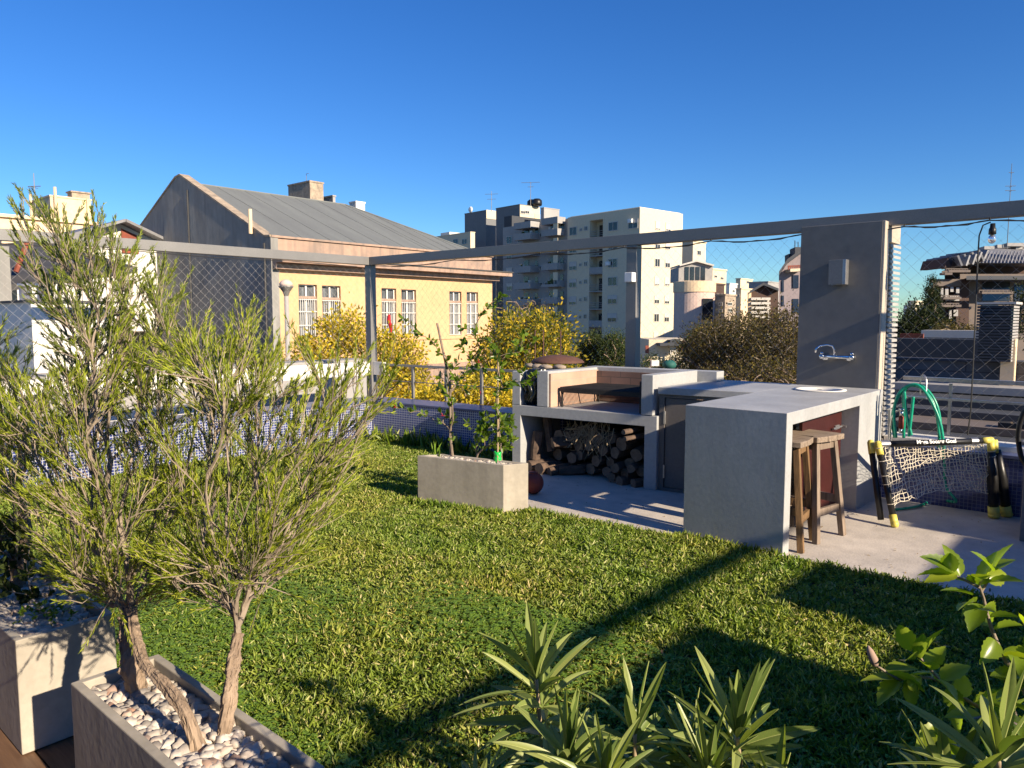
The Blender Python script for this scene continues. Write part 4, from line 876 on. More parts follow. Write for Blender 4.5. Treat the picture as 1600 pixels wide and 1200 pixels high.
# left wing with stacked balconies
LW=thing('apartment_wing','shaded grey apartment wing with two stacks of projecting balconies','building',(-83,103,-10))
YW=YT+.6; ZW=PY(840,348,YW)[2]
def wx(px): return PY(px,450,YW)[0]
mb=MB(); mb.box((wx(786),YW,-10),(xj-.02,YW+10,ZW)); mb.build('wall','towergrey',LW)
mb=MB(); mb.box((wx(774),YW+2.2,-10),(wx(786)-.02,YW+10,ZW+2.4)); mb.build('wall','slate',LW)
zs=[PY(830,y,YW)[2] for y in (352,)]
for k in range(9):
    zc=ZW-2.4-FH*k
    for j,px in enumerate((796,813.5)):
        x=wx(px); fwin(LW,YW,x-.72,x+.72,zc-.6,zc+.6,sty[(k+j*4+3)%9])
    for j,px in enumerate((845.5,853.5)):
        x=wx(px); fwin(LW,YW,x-.3,x+.3,zc-.1,zc+.5,0)
for j,(pa,pb,dp,top) in enumerate(((817,843,2.2,345),(858,883,1.9,338))):
    xa,xb=wx(pa),wx(pb)
    zt=PY(pa,top,YW-dp)[2]
    for k in range(10):
        z=zt-.2-FH*k
        mb=MB()
        if k==0: mb.box((xa,YW-dp,z-1.1),(xb,YW-.01,z))
        else:
            mb.box((xa,YW-dp,z-.2),(xb,YW-.01,z)); zz=z-.2
            mb.box((xa,YW-dp,z),(xb,YW-dp+.08,z+(.9 if j==0 or k%2 else .25))); mb.box((xb-.08,YW-dp+.081,z),(xb,YW-.01,z+.9))
            if j==1: mb.box((xb-1.1,YW-dp+.09,z+.9),(xb-.02,YW-dp+.15,z+2.2),1)
            else: mb.tube([(xa+.6*i+.2,YW-dp+.04,z+1.25) for i in range(4)],.04,4)
        mb.build('balcony',['towergrey','tower'],LW)
        if k>0:
            mb=MB(); mb.box((xa+.3,YW-.07,z+.05),(xa+1.6,YW-.02,z+2.1)); mb.build('balcony_door','pane',LW); mb=MB(); mb.box((xb-1.1,YW-.07,z+.9),(xb-.4,YW-.02,z+1.9)); mb.build('window','pane',LW)
            mb=MB()
            for i in range(5):
                x=RNG.uniform(xa+.2,xb-.5); h=RNG.uniform(.3,.8); mb.box((x,YW-dp+.3,z+.01),(x+RNG.uniform(.15,.5),YW-dp+.6,z+.5+h),int(RNG.random()<.4))
            mb.build('balcony_plants',['darkleaf','shutter'],LW)['kind']='stuff'
# roof structures
def solid(name,lab,cat,args,mat,z0=-10,extra=None):
    xl,xc,yc,yr,z=args; t=thing(name,lab,cat,((xl+xc)/2,(yc+yr)/2,z0)); mb=MB(); mb.box((xl,yc,z0),(xc,yr,z)); mb.box((xl-.06,yc-.06,z),(xc+.06,yr+.06,z+.14)); mb.build('wall',mat,t); return t
a_=blk(775,812,843,320,tY(812,YW+4)); t=solid('stair_tower','white sunlit rooftop stair tower behind the balcony wing','building',a_,'towershade',z0=-10); mb=MB(); mb.box((a_[1]+.001,a_[2]+.02,a_[4]-9),(a_[1]+.07,a_[3],a_[4]-.01)); mb.build('sunlit_side','tower',t)  # shaded front and sunlit side coloured as two tones of one render
for px in (816.5,823): y=PX(px,331,a_[1])[1]; fwin(t,a_[1]+.07,y-.5,y+.5,PX(px,333.5,a_[1])[2],PX(px,330,a_[1])[2],0,side=True)
mb=MB(); y=PX(839,338,a_[1])[1]; mb.box((a_[1]+.071,y-.7,a_[4]-3.0),(a_[1]+.12,y+.7,a_[4]-1.3)); mb.build('door','cream',t)
for px in (831.5,839):
    p=PD(px,319,tY(px,YW+8)); mb=MB(); mb.lathe((p[0],p[1],a_[4]+.16),[(.9,0),(1.0,.3),(.95,1.0),(.6,1.3),(.001,1.35)],16); o=mb.build('water_tank','black',smooth=True); tag(o,'black water tank on the stair tower roof, '+('left' if px<835 else 'right')+' of the pair','tank')
a_=blk(845,850,874,325,tY(850,YW+5)); solid('lift_house','grey concrete lift house right of the stair tower','building',a_,'towergrey')
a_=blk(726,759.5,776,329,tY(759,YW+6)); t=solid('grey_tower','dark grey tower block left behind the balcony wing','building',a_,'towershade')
mb=MB(); mb.box((a_[1],a_[2],a_[4]-1.6),(a_[1]+.1,a_[3],a_[4]+.16)); mb.build('parapet','tower',t)
mb=MB(); p=PD(731,345,tY(731,YW+6)); mb.lathe((p[0]+1,a_[2]-.5,a_[4]+.7),[(.001,0),(.5,.1),(.65,.35),(.6,.32),(.45,.14),(.001,.05)],14,axis=1); mb.tube([(p[0]+1,a_[2]+.2,a_[4]),(p[0]+1,a_[2]-.3,a_[4]+.9)],.06,6); mb.build('satellite_dish','whitep',t)
a_=blk(675,735,742,363,tY(735,YW-4)); t=solid('low_tower','low grey block with a lit end beside the tiled roof','building',a_,'tower'); 
for px in (712,726): x=PY(px,377,a_[2])[0]; fwin(t,a_[2],x-.7,x+.7,PY(px,381,a_[2])[2],PY(px,374,a_[2])[2],0)
mb=MB()
for px,h in ((704,2.6),(692,1.2)):
    p=PY(px,365,a_[2]+3); mb.box((p[0]-2,a_[2]+2,a_[4]),(p[0]+1,a_[2]+5,a_[4]+h*.4))
mb.build('roof_box','white',t)
for o in list(COL.objects):
    if o.name not in _before and o.parent is None and o.type in ('EMPTY','MESH'):
        l=_rz(np.array(o.location),-TURN); o.location=tuple(l); o.rotation_euler=(0,0,-TURN)
_F0,_R,_F,_U=_keep
def antenna(px,pyt,pyb,t,lab,arms=((.15,1.2),(.4,.8))):
    b=PD(px,pyb,t); h=PD(px,pyt,t)[2]-b[2]; mb=MB(); mb.tube([b,b+(0,0,h)],[.05,.03],5)
    for f,w_ in arms:
        z=b[2]+h*(1-f); mb.tube([(b[0]-w_*.8,b[1]-w_*.5,z),(b[0]+w_*.8,b[1]+w_*.5,z)],.03,4); mb.tube([(b[0]-w_*.3,b[1]+w_*.5,z-.1),(b[0]+w_*.3,b[1]-w_*.5,z-.1)],.025,4)
    o=mb.build('antenna','steel'); tag(o,lab,'antenna')
antenna(768,299,330,125,'thin mast antenna on the dark grey tower block')
antenna(829,285,322,120,'tall television antenna above the two black water tanks',((.02,1.6),(.2,.5)))
antenna(1573,258,395,88,'tall thin radio mast above the brown building at right',((.1,.3),(.25,.6),(.3,.6)))
antenna(57,272,352,58,'white antenna mast left of the cream rooftop block',((.25,.6),(.6,.5)))
# ---- tank house behind the ridge and small boxes
a_=blk(450,484,505,284,70); t=solid('tank_house','stained concrete tank house showing above the grey roof ridge','building',a_,'copecream',z0=0)
mb=MB(); mb.tube([(a_[1]-1,a_[2]+.3,a_[4]),(a_[1]-1,a_[2]+.3,a_[4]+.9),(a_[1]-.6,a_[2]+.3,a_[4]+.9)],.03,4); mb.box((a_[0]-1.8,a_[2]+.5,0),(a_[0]-.05,a_[2]+3,a_[4]-1.3)); mb.build('ladder','steel',t)
a_=blk(546,556,570,316,75); solid('roof_vent','small white rooftop box peeking over the roof hip','vent',a_,'white',z0=0)
a_=blk(505,520,524,307,72); solid('roof_vent','low dark rooftop box right of the stained tank house','vent',a_,'towergrey',z0=0)
# ---- left group
a_=blk(48,78,142,307,62); t=solid('cream_tower','cream rooftop block with a small water tank at the upper left','building',a_,'cream')
b=blk(105,112,140,300,64); mb=MB(); mb.box((b[0],b[2],a_[4]),(b[1],b[3],b[4])); mb.box((b[0]-.1,b[2]-.1,b[4]),(b[1]+.1,b[3]+.1,b[4]+.12)); mb.build('tank','copecream',t)
mb=MB(); y=PX(86,300,a_[1]+.2)[1]; mb.tube([(a_[1]+.2,y,a_[4]-6),(a_[1]+.2,y,a_[4]+.8)],.12,6); mb.build('pipe','cream',t); mb=MB(); y=PX(136,300,a_[1]+.1)[1]; mb.tube([(a_[1]+.12,y,a_[4]-7),(a_[1]+.12,y,a_[4]+.1)],.08,6); mb.build('pipe','cream',t); mb=MB(); mb.tube([(a_[0]+.3,a_[2]-.1,a_[4]-4),(a_[0]+.3,a_[2]-.1,a_[4]+.7)],.12,6); mb.build('pipe','cream',t)
p=PX(0,349,-50); mb=MB(); q=PX(150,352,-50); mb.box((-58,p[1]-14,-10),(-50,q[1],q[2])); mb.box((-58.1,p[1]-14,q[2]),(-49.8,q[1]+.1,q[2]+.18)); t=thing('cream_building','long low cream building under the rooftop block at the left','building',(-54,p[1],-10)); mb.build('wall','cream',t)
# white shed with rusty end
c0=PX(215,362,-40)
X0=-36; g0=PX(100,398,X0); g1=PX(186,349,X0); g2=PX(217,364,X0)
r=thing('white_shed','white gabled shed with rust red corrugated end at the left','shed',(X0-4,g1[1],-10))
poly=[(X0,g0[1]-5,1.0),(X0,g0[1]-5,g0[2]-1.2),(X0,g1[1],g1[2]),(X0,g2[1]+2.2,g2[2]-.9),(X0,g2[1]+2.2,1.0)]
mb=MB(); mb.prismv([(x,y,z) for x,y,z in poly],(-9,0,0)); mb.build('wall','white',r)
mb=MB(); y0,y1=PX(189,370,X0)[1],PX(215,370,X0)[1]; zt0=PX(189,357,X0)[2]; zt1=PX(215,369,X0)[2]
mb.prismv([(X0+.03,y0,zt0-1.1),(X0+.03,y0,zt0),(X0+.03,y1,zt1),(X0+.03,y1,zt0-1.1)],(.05,0,0)); mb.build('rusty_panel','redrust',r)
mb=MB(); 
for p_,q_2 in zip(poly[1:3],poly[2:4]): mb.obox((X0-4,p_[1],p_[2]+.08),(X0-4,q_2[1],q_2[2]+.08),9.6,.12)
mb.build('roof','tinroof',r)
# dark tin roof shed with red beams
r=thing('tin_shed','dark tin roofed lean-to with red props below the white shed','shed',(-22,6,-10))
Xs=-20; a1=PX(0,452,Xs); a2=PX(60,440,Xs); a3=PX(250,405,Xs)
mb=MB(); pA=PX(-60,458,Xs); pB=PX(215,420,Xs); mb.prismv([(Xs,pA[1],pA[2]-.1),(Xs,pB[1],pB[2]-.1),(Xs-10,pB[1],pB[2]+1.6),(Xs-10,pA[1],pA[2]+1.3)],(0,0,.14)); mb.build('roof','darkroof',r)
mb=MB(); mb.box((Xs-9,pA[1],-10),(Xs-.6,pB[1],pA[2]-.6)); mb.build('wall','brown',r)
for (a_,b_,c_,d_) in ((25,425,43,378),(192,470,205,500)): mb=MB(); mb.tube([PX(a_,b_,-21),PX(c_,d_,-21)],.06,6); mb.build('prop','redrust',r)
mb=MB(); p=PX(14,385,-19); p2=PX(-40,385,-19); mb.box((-22,p2[1],0),(-19,p[1],p[2])); o=mb.build('grey_annex','gable'); tag(o,'dark grey vented annex wall at the left edge','building')
mb=MB(); p=PX(22,373,-27); p2=PX(14,373,-27); mb.box((-27.4,p2[1]-.2,-3),(-27,p[1],p[2])); o=mb.build('cream_pillar','cream'); tag(o,'cream pillar beside the dark vented annex','pillar')
for px in (39,67):
    p=PX(px,447,-14); mb=MB(); mb.tube([(p[0],p[1],0),(p[0],p[1],p[2])],.09,14); mb.lathe(p,[(.09,-.02),(.105,-.02),(.105,.04),(.001,.045)],14); o=mb.build('flue_pipe','galv',smooth=True); tag(o,'shiny metal flue above the white block, '+('left one' if px<50 else 'right one'),'flue')
# white block just outside the left frame
Xn=-11; c_=PX(48,472,Xn)
r=thing('white_block','white rooftop block with grey shaded side beyond the left netting','building',(Xn-1,c_[1],0))
yR=PX(178,470,Xn)[1]
mb=MB(); mb.box((Xn-4,c_[1],-10),(Xn,yR,c_[2])); mb.build('wall','white',r)
mb=MB(); mb.box((Xn-4.05,c_[1]-.04,c_[2]),(Xn+.04,yR+.04,c_[2]+.03)); mb.build('cap','darkroof',r)
mb=MB(); z=PX(60,583,Xn)[2]; mb.box((Xn-3,c_[1]-6,-10),(Xn+.5,c_[1]-.02,z-.02)); mb.box((Xn+.01,c_[1]-.02,-10),(Xn+.5,yR+4,z)); mb.build('ledge','towergrey',r)
mb=MB(); z=PX(280,600,-11)[2]; y0=PX(200,610,-11)[1]
for k,(xx,dz) in enumerate(((-10.2,-.30),(-10.6,-.16),(-11.0,-.02))):
    mb.box((xx-.38,y0-2,-8),(xx,PX(345,600,-11)[1],.66+dz)); 
o=mb.build('stepped_coping','white'); tag(o,'white stepped parapet seen through the shrubs left of the blue wall','parapet')
# ---- round pink tower group
p=PD(1084,500,96); rr=31/FPX*96
r=thing('round_building','round pink building with cream band and gabled attic beside the lit tower','building',(p[0],p[1],-10))
zb=PD(1084,457,96)[2]; zt=PD(1084,441,96)[2]
mb=MB(); mb.lathe((p[0],p[1],0),[(rr,-10),(rr,zb)],40); mb.build('wall','pinkrender',r)
mb=MB(); mb.lathe((p[0],p[1],0),[(rr+.12,zb),(rr+.12,zt),(rr-.5,zt+.1),(.01,zt+.1)],40); mb.build('band','cream',r)
pg=PD(1083,441,96)
mb=MB(); gz=PD(1083,411,96)[2]; x0,x1=-rr*.85,rr*.85; 
def rot(dx,dy): return (p[0]+_R[0]*dx-_F0[0]*dy*-1,p[1]+_R[1]*dx+_F0[1]*dy)
A=[(*rot(x0,-rr*.2),zt+.1),(*rot(x1,-rr*.2),zt+.1),(*rot(x1,-rr*.2),zt+1.9),(*rot(0,-rr*.2),gz),(*rot(x0,-rr*.2),zt+1.9)]
mb.prismv(A,(_F0[0]*5,_F0[1]*5,0)); mb.build('attic','towergrey',r)
mb=MB()
for q0,q1 in ((A[4],A[3]),(A[3],A[2])): mb.obox(np.array(q0)+_F0*2.3+(0,0,.15),np.array(q1)+_F0*2.3+(0,0,.15),5.6,.2)
mb.build('roof','shutter',r)
mb=MB()
for k in range(4): q=rot(-rr*.45+k*rr*.27,-rr*.2-.06); mb.obox((*q,zt+.2),(*q,zt+1.9),rr*.2,.05,up=tuple(_F0))
mb.build('window','pane',r)
for py,lab in ((477,'a'),(490,'b')):
    mb=MB(); q=PD(1098,py,96); nn=unit(np.array((q[0]-p[0],q[1]-p[1],0))); 
    c_=np.array((p[0],p[1],q[2]))+unit(np.array((_R*.45-_F0*.9)))*(rr+.02); mb.obox(c_-(0,0,.8),c_+(0,0,.8),1.6,.12,up=tuple(unit(_R*.45-_F0*.9))); mb.build('window','pane',r)
def bx(name,lab,args,mat,cat='building',wins=(),roof=None,z0=-10):
    xl,xc,yc,yr,z=args; t=thing(name,lab,cat,((xl+xc)/2,(yc+yr)/2,z0)); mb=MB(); mb.box((xl,yc,z0),(xc,yr,z)); mb.build('wall',mat,t)
    mb=MB(); mb.box((xl-.15,yc-.15,z),(xc+.15,yr+.15,z+.3)); mb.build('parapet',mat if roof is None else roof,t)
    for side,px,py,wp,hp in wins:
        if side: c_=PX(px,py,xc); y0,y1=PX(px-wp/2,py,xc)[1],PX(px+wp/2,py,xc)[1]; z0_,z1_=PX(px,py+hp/2,xc)[2],PX(px,py-hp/2,xc)[2]; fwin(t,xc,y0,y1,z0_,z1_,0,side=True)
        else: x0,x1=PY(px-wp/2,py,yc)[0],PY(px+wp/2,py,yc)[0]; z0_,z1_=PY(px,py+hp/2,yc)[2],PY(px,py-hp/2,yc)[2]; fwin(t,yc,x0,x1,z0_,z1_,0)
    return t
bx('white_tower','narrow white tower behind the round pink building',blk(1062,1083,1103,377,150),'tower',wins=((1,1092,395,5,6),(1,1092,420,5,6)))
bx('terraced_block','cream stepped block with orange top right of the round pink building',blk(1098,1112,1135,421,160),'cream',wins=((1,1118,432,4,3),(1,1128,435,4,3)))
bx('terraced_block','dark balcony block below the orange topped cream block',blk(1110,1118,1132,445,130),'brown',wins=((1,1122,462,4,4),(1,1129,462,4,4),(1,1124,475,5,4)))
bx('terraced_block','white block at the centre of the distant street gap',blk(1133,1140,1152,444,190),'white',wins=((1,1146,455,3,3),))
bx('terraced_block','bright white penthouse box farthest in the street gap',blk(1150,1157,1176,436,220),'tower',wins=((1,1168,441,3,3),))
bx('terraced_block','low cream facade with dark balconies in the street gap',blk(1118,1133,1150,462,125),'copecream',wins=((1,1140,475,6,4),(1,1140,485,6,4),(0,1126,475,4,4),(0,1126,486,4,4)))
bx('terraced_block','long tan block left of the dark gabled apartments',blk(1150,1158,1196,452,170),'cream',wins=((1,1170,460,3,3),(1,1180,461,3,3),(0,1154,462,3,3)))
bx('terraced_block','pale grey flat roofed block behind the dark gable',blk(1170,1200,1222,441,210),'towergrey')
def away(px,d): q=ray(px,500)*np.array((1,1,0)); return unit(q)*d
r=thing('gabled_block','dark gabled apartment block with white framed balconies in the street gap','building',PD(1192,470,105)*np.array((1,1,0))-(0,0,10))
t0=105; A=[PD(x,y,t0) for x,y in ((1171,520),(1171,459),(1193,446),(1216,455),(1216,520))]
mb=MB(); mb.prismv(A,tuple(away(1171,12))); mb.build('wall','brown',r)
mb=MB()
for q0,q1 in ((A[1],A[2]),(A[2],A[3])): s_=away(1171,1.); mb.prismv([q0-s_*1.2+(0,0,.0),q1-s_*1.2,q1-s_*1.2+(0,0,.35),q0-s_*1.2+(0,0,.35)],tuple(s_*13.5))
mb.build('roof','slate',r)
for row,py in enumerate((467,474,481,488,495)):
    mb=MB(); mb.obox(PD(1172,py,t0-.6),PD(1202,py,t0-.6),1.0,.35); mb.build('balcony','shutter',r)
    mb=MB()
    for px in (1176,1182,1188,1194,1200): mb.obox(PD(px,py+4.5,t0-.15),PD(px,py+1.2,t0-.15),.3,.1,up=tuple(_F0))
    mb.build('window','shutter',r)
mb=MB(); mb.obox(PD(1171,520,t0-.5),PD(1171,457,t0-.5),.4,.4,up=tuple(_F0)); mb.build('pillar','cream',r)
# tall pinkish building partly behind the column
a_=blk(1222,1262,1300,400,78)
r=thing('pinkish_building','tall mauve apartment building with a balcony just left of the column','building',PD(1240,450,78)*np.array((1,1,0))-(0,0,10))
t0=78; A=[PD(x,y,t0) for x,y in ((1217,620),(1217,431),(1230,412),(1252,396),(1290,380),(1300,620))]
mb=MB(); mb.prismv(A,tuple(away(1217,14))); mb.build('wall','pinkshade',r)
mb=MB()
for q0,q1 in zip(A[1:4],A[2:5]): s_=away(1217,1.); mb.prismv([q0-s_*1.,q1-s_*1.,q1-s_*1.+(0,0,.4),q0-s_*1.+(0,0,.4)],tuple(s_*15.5))
mb.build('roof','slate',r)
for px,py,w_,h in ((1223,447,3,18),(1223,470,3,16),(1243,440,9,20),(1243,478,9,22)): 
    mb=MB(); mb.obox(PD(px,py+h/2,t0-.06),PD(px,py-h/2,t0-.06),w_/FPX*t0,.14,up=tuple(_F0)); mb.build('window','pane',r)
mb=MB(); mb.obox(PD(1231,423,t0-.7),PD(1251,422,t0-.7),1.4,.3); mb.build('balcony','tower',r)
mb=MB(); [mb.obox(PD(x,422,t0-1.3),PD(x,416,t0-1.3),.1,.1) for x in range(1232,1252,3)]; mb.obox(PD(1231,416,t0-1.3),PD(1251,415,t0-1.3),.12,.12); mb.build('balcony_rail','redrust',r)
mb=MB(); mb.obox(PD(1238,412,t0+3),PD(1238,398,t0+3),1.2,1.2); mb.obox(PD(1249,405,t0+2),PD(1249,388,t0+2),1.5,1.5); mb.tube([PD(1242,398,t0+3),PD(1242,376,t0+3)],.05,5); mb.tube([PD(1247,388,t0+3),PD(1247,378,t0+3)],.05,5); mb.build('chimney','slate',r)
# low huts at the foot of the lit tower
r=thing('roof_hut','small white rooftop huts with red doors under the lit tower','hut',PD(1040,540,60)*np.array((1,1,0))-(0,0,3))
t0=60; mb=MB(); mb.obox(PD(1003,552,t0),PD(1070,552,t0),6,2.4); mb.build('wall','tower',r)
for px,w_ in ((1011,5),(1066,9)):
    mb=MB(); mb.obox(PD(px,552 if px<1050 else 548,t0-3.1),PD(px,540 if px<1050 else 533,t0-3.1),w_/FPX*t0,.15,up=tuple(_F0)); mb.build('door','redrust',r)
mb=MB(); mb.obox(PD(1028,538,t0-3.6),PD(1072,537,t0-3.6),1.6,.2); mb.obox(PD(1044,534,t0-3.3),PD(1060,533,t0-3.3),1.5,.3); mb.build('canopy','slate',r)
mb=MB(); 
for px in (1048,1055): mb.obox(PD(px,562,t0-3.7),PD(px,539,t0-3.7),.09,.09)
for k in range(6): mb.obox(PD(1048,559-k*3.6,t0-3.7),PD(1055,559-k*3.6,t0-3.7),.07,.07)
mb.build('ladder','shutter',r)
mb=MB(); mb.obox(PD(1023,572,30),PD(1023,563,30),.3,.3); o=mb.build('white_box','white'); tag(o,'small white box on the roof behind the grill, left of the green one','box')
mb=MB(); p=PD(1046,570,30); v,f=ico(2); mb.add(v*np.array((.28,.28,.2))+p,f); o=mb.build('green_cover','coverteal',smooth=True); tag(o,'teal green cover lump on the roof behind the grill','cover')
# ---- right group through the net
for px0,px1,pc,top,t0,mat,lab in ((1412,1430,1422,478,260,'white','hazy white slab block far right of the column, left one'),(1418,1443,1431,471,230,'tower','hazy pale block with windows far right of the column, right one')):
    bx('distant_block',lab,blk(px0,pc,px1,top,t0),mat,wins=[(1,pc+(px1-pc)*.5,top+6+5*k,(px1-pc)*.7,2) for k in range(3)]+[(0,(px0+pc)/2,top+6+5*k,(pc-px0)*.7,2) for k in range(3)])
r=thing('brown_building','brown brick apartment building with steep metal gables at the right','building',PD(1530,480,85)*np.array((1,1,0))-(0,0,10))
t0=85
def rect(x0,y0,x1,y1,t,th,mat,name='wall'):
    mb=MB(); mb.prismv([PD(x0,y1,t),PD(x0,y0,t),PD(x1,y0,t),PD(x1,y1,t)],tuple(away(x0,th))); return mb.build(name,mat,r)
rect(1462,445,1505,600,85,14,'brown'); rect(1500,428,1640,600,84,14,'taupe'); rect(1494,436,1514,600,83,3,'brown','corner_wall')
rect(1459,436,1502,447,82,4,'taupe','parapet'); rect(1510,431,1640,437,80,8,'slate','cornice')
mb=MB(); mb.prismv([PD(1504,410,83),PD(1513,396,86),PD(1560,388,88),PD(1650,394,88),PD(1650,412,83)],tuple(_F0*8)); 
for k in range(26): mb.tube([PD(1507+k*5.6,411,82.8),PD(1516+k*5.4,393+.0*k,85.8)],.09,4)
mb.build('metal_roof','tinroof',r)
for k,(xa,xm,xb,yt,yb) in enumerate(((1476,1481,1487,403,418),(1486,1491,1497,401,416),(1495,1501,1508,398,412),(1504,1511,1519,395,411))):
    mb=MB(); mb.prismv([PD(xa,yb,82+k*.3),PD(xm,yt,82+k*.3),PD(xb,yb,82+k*.3)],tuple(_F0*5)); mb.build('gable','brown',r)
    mb=MB(); mb.obox(PD(xm,yt-.6,84+k*.3),PD(xb+.5,yb,84+k*.3),6,.2); mb.obox(PD(xa-.5,yb,84+k*.3),PD(xm,yt-.6,84+k*.3),6,.2); mb.build('gable_roof','tinroof',r)
rect(1476,415,1640,440,88,8,'brown','setback_wall')
for x0,y0,x1,y1 in ((1470,450,1474,470),(1477,450,1482,470),(1485,448,1490,456),(1494,449,1499,458),(1484,462,1499,470),(1483,484,1487,498),(1490,484,1497,494),(1535,440,1578,455),(1535,459,1578,470),(1535,476,1560,490),(1585,445,1600,470)): rect(x0,y0,x1,y1,81.5 if x0<1500 else 83.9,.1,'pane' if x0>1500 else 'towergrey','window')
for x0,y,x1 in ((1464,478,1498),(1470,466,1498),(1478,424,1512),(1472,428,1484),(1530,457.5,1580)):
    mb=MB(); mb.obox(PD(x0,y,81),PD(x1,y,81),1.0,.25); mb.obox(PD(x0,y-4,80.6),PD(x1,y-4,80.6),.08,.1); 
    for k in range(9): mb.obox(PD(x0+(x1-x0)*k/8,y,80.6),PD(x0+(x1-x0)*k/8,y-4,80.6),.06,.06)
    mb.build('balcony','taupe',r)
mb=MB()
for px,py,s_ in ((1541,387,1.2),(1553,387,1.0),(1562,385,1.5),(1578,383,2),(1590,387,1.2),(1600,388,1.2)): mb.obox(PD(px,py+4,89),PD(px,py-1,89),s_,s_)
mb.build('chimney','towergrey',r)
# wall of dark stone across the neighbour roof, cream coping, louvred enclosure
def hwall(name,lab,cat,y,z0,z1,x0,x1,mat,th=.3,capm=None,caph=.12):
    r_=thing(name,lab,cat,((x0+x1)/2,y,z0)); mb=MB(); mb.box((x0,y,z0),(x1,y+th,z1)); mb.build('wall',mat,r_)
    if capm: mb=MB(); mb.box((x0,y-.05,z1),(x1,y+th+.05,z1+caph)); mb.build('coping',capm,r_)
    return r_
zt=PY(1500,530,13)[2]; zm=PY(1500,562,13)[2]
hwall('stone_wall','upper dark slate wall across the neighbour roof right of the column','wall',13.4,-6,PY(1500,530,13.4)[2],PY(1395,530,13.4)[0],PY(1574,530,13.4)[0],'slate',.3)
hwall('stone_wall','lower grey stone clad wall across the neighbour roof right of the column','wall',12.6,-6,PY(1500,565,12.6)[2],PY(1396,565,12.6)[0],6,'stone',.3,'slate',.03)
hwall('low_parapet','pale coping strip above the upper slate wall','parapet',16,-2,PY(1500,528,16)[2],PY(1440,528,16)[0],PY(1530,528,16)[0],'slate',.3,'shutter',.14)
a=PY(1443,524,15); b=PY(1406,524,15); mb=MB()
for k in range(14): x=b[0]+(a[0]-b[0])*k/14; mb.box((x,15,-1),(x+(a[0]-b[0])/16,15.05,a[2]+.03))
o=mb.build('timber_screen','redrust'); tag(o,'short reddish timber slat screen just right of the column','screen')
r_=thing('louvre_box','dark louvred plant enclosure with a sunlit side at the right','enclosure',(PY(1560,500,12.2)[0],12.5,0))
x0,x1=PY(1526,500,12.2)[0],PY(1583,500,12.2)[0]; z1=PY(1550,472,12.2)[2]; z0=PY(1550,531,12.2)[2]-.3; yb=PX(1592,500,x1)[1]
mb=MB(); mb.box((x0+.03,12.23,z0),(x1-.03,yb-.03,z1-.05)); mb.build('core','black',r_)
mb=MB(); n=20
for k in range(n):
    z=z0+(z1-z0)*k/n; mb.box((x0,12.2,z),(x1,12.215,z+.028),1); mb.box((x1-.02,12.216,z),(x1,yb,z+.028))
mb.build('louvre',['towergrey','slate'],r_)  # front slats coloured darker for shade, side slats lighter for sun
mb=MB(); mb.box((x0-.02,12.17,z1-.03),(x1+.03,yb+.02,z1)); mb.build('frame','shutter',r_)
x=PY(1580,540,12.3)[0]; mb=MB(); mb.box((x-.12,12.35,-1),(x+.04,12.55,PY(1575,530,12.3)[2])); mb.box((x+.28,12.35,-1),(x+.30,12.4,1.3)); o=mb.build('cream_pillar','cream'); tag(o,'short cream pillar under the louvred enclosure','pillar')
# stacked ledges of the building below, seen under the net
r_=thing('neighbour_roof','grey stepped ledges of the neighbour roof behind the football goal','building',(0,10,-10))
for k,(y,z,th,mt_) in enumerate(((11.9,PY(1500,603,11.9)[2],.10,'towergrey'),(11.1,PY(1500,625,11.1)[2],.12,'slate'),(10.6,PY(1500,643,10.6)[2],.12,'slate'),(9.9,PY(1500,665,9.9)[2],.08,'taupe'),(9.2,PY(1500,690,9.2)[2],.06,'slate'))):  # dark tones put the shade lying on these ledges into their colour
    mb=MB(); xl=PY(1392,650,y)[0]; mb.box((xl,y,z-th),(6,y+.9,z)); mb.box((xl,y+.15,z-1.6),(6,y+.4,z-th-.001)); mb.build('ledge',mt_,r_)
mb=MB(); x=PY(1560,650,10)[0]; mb.box((x,10.0,-1),(x+.5,10.19,PY(1560,660,10)[2])); mb.build('opening','pane',r_)
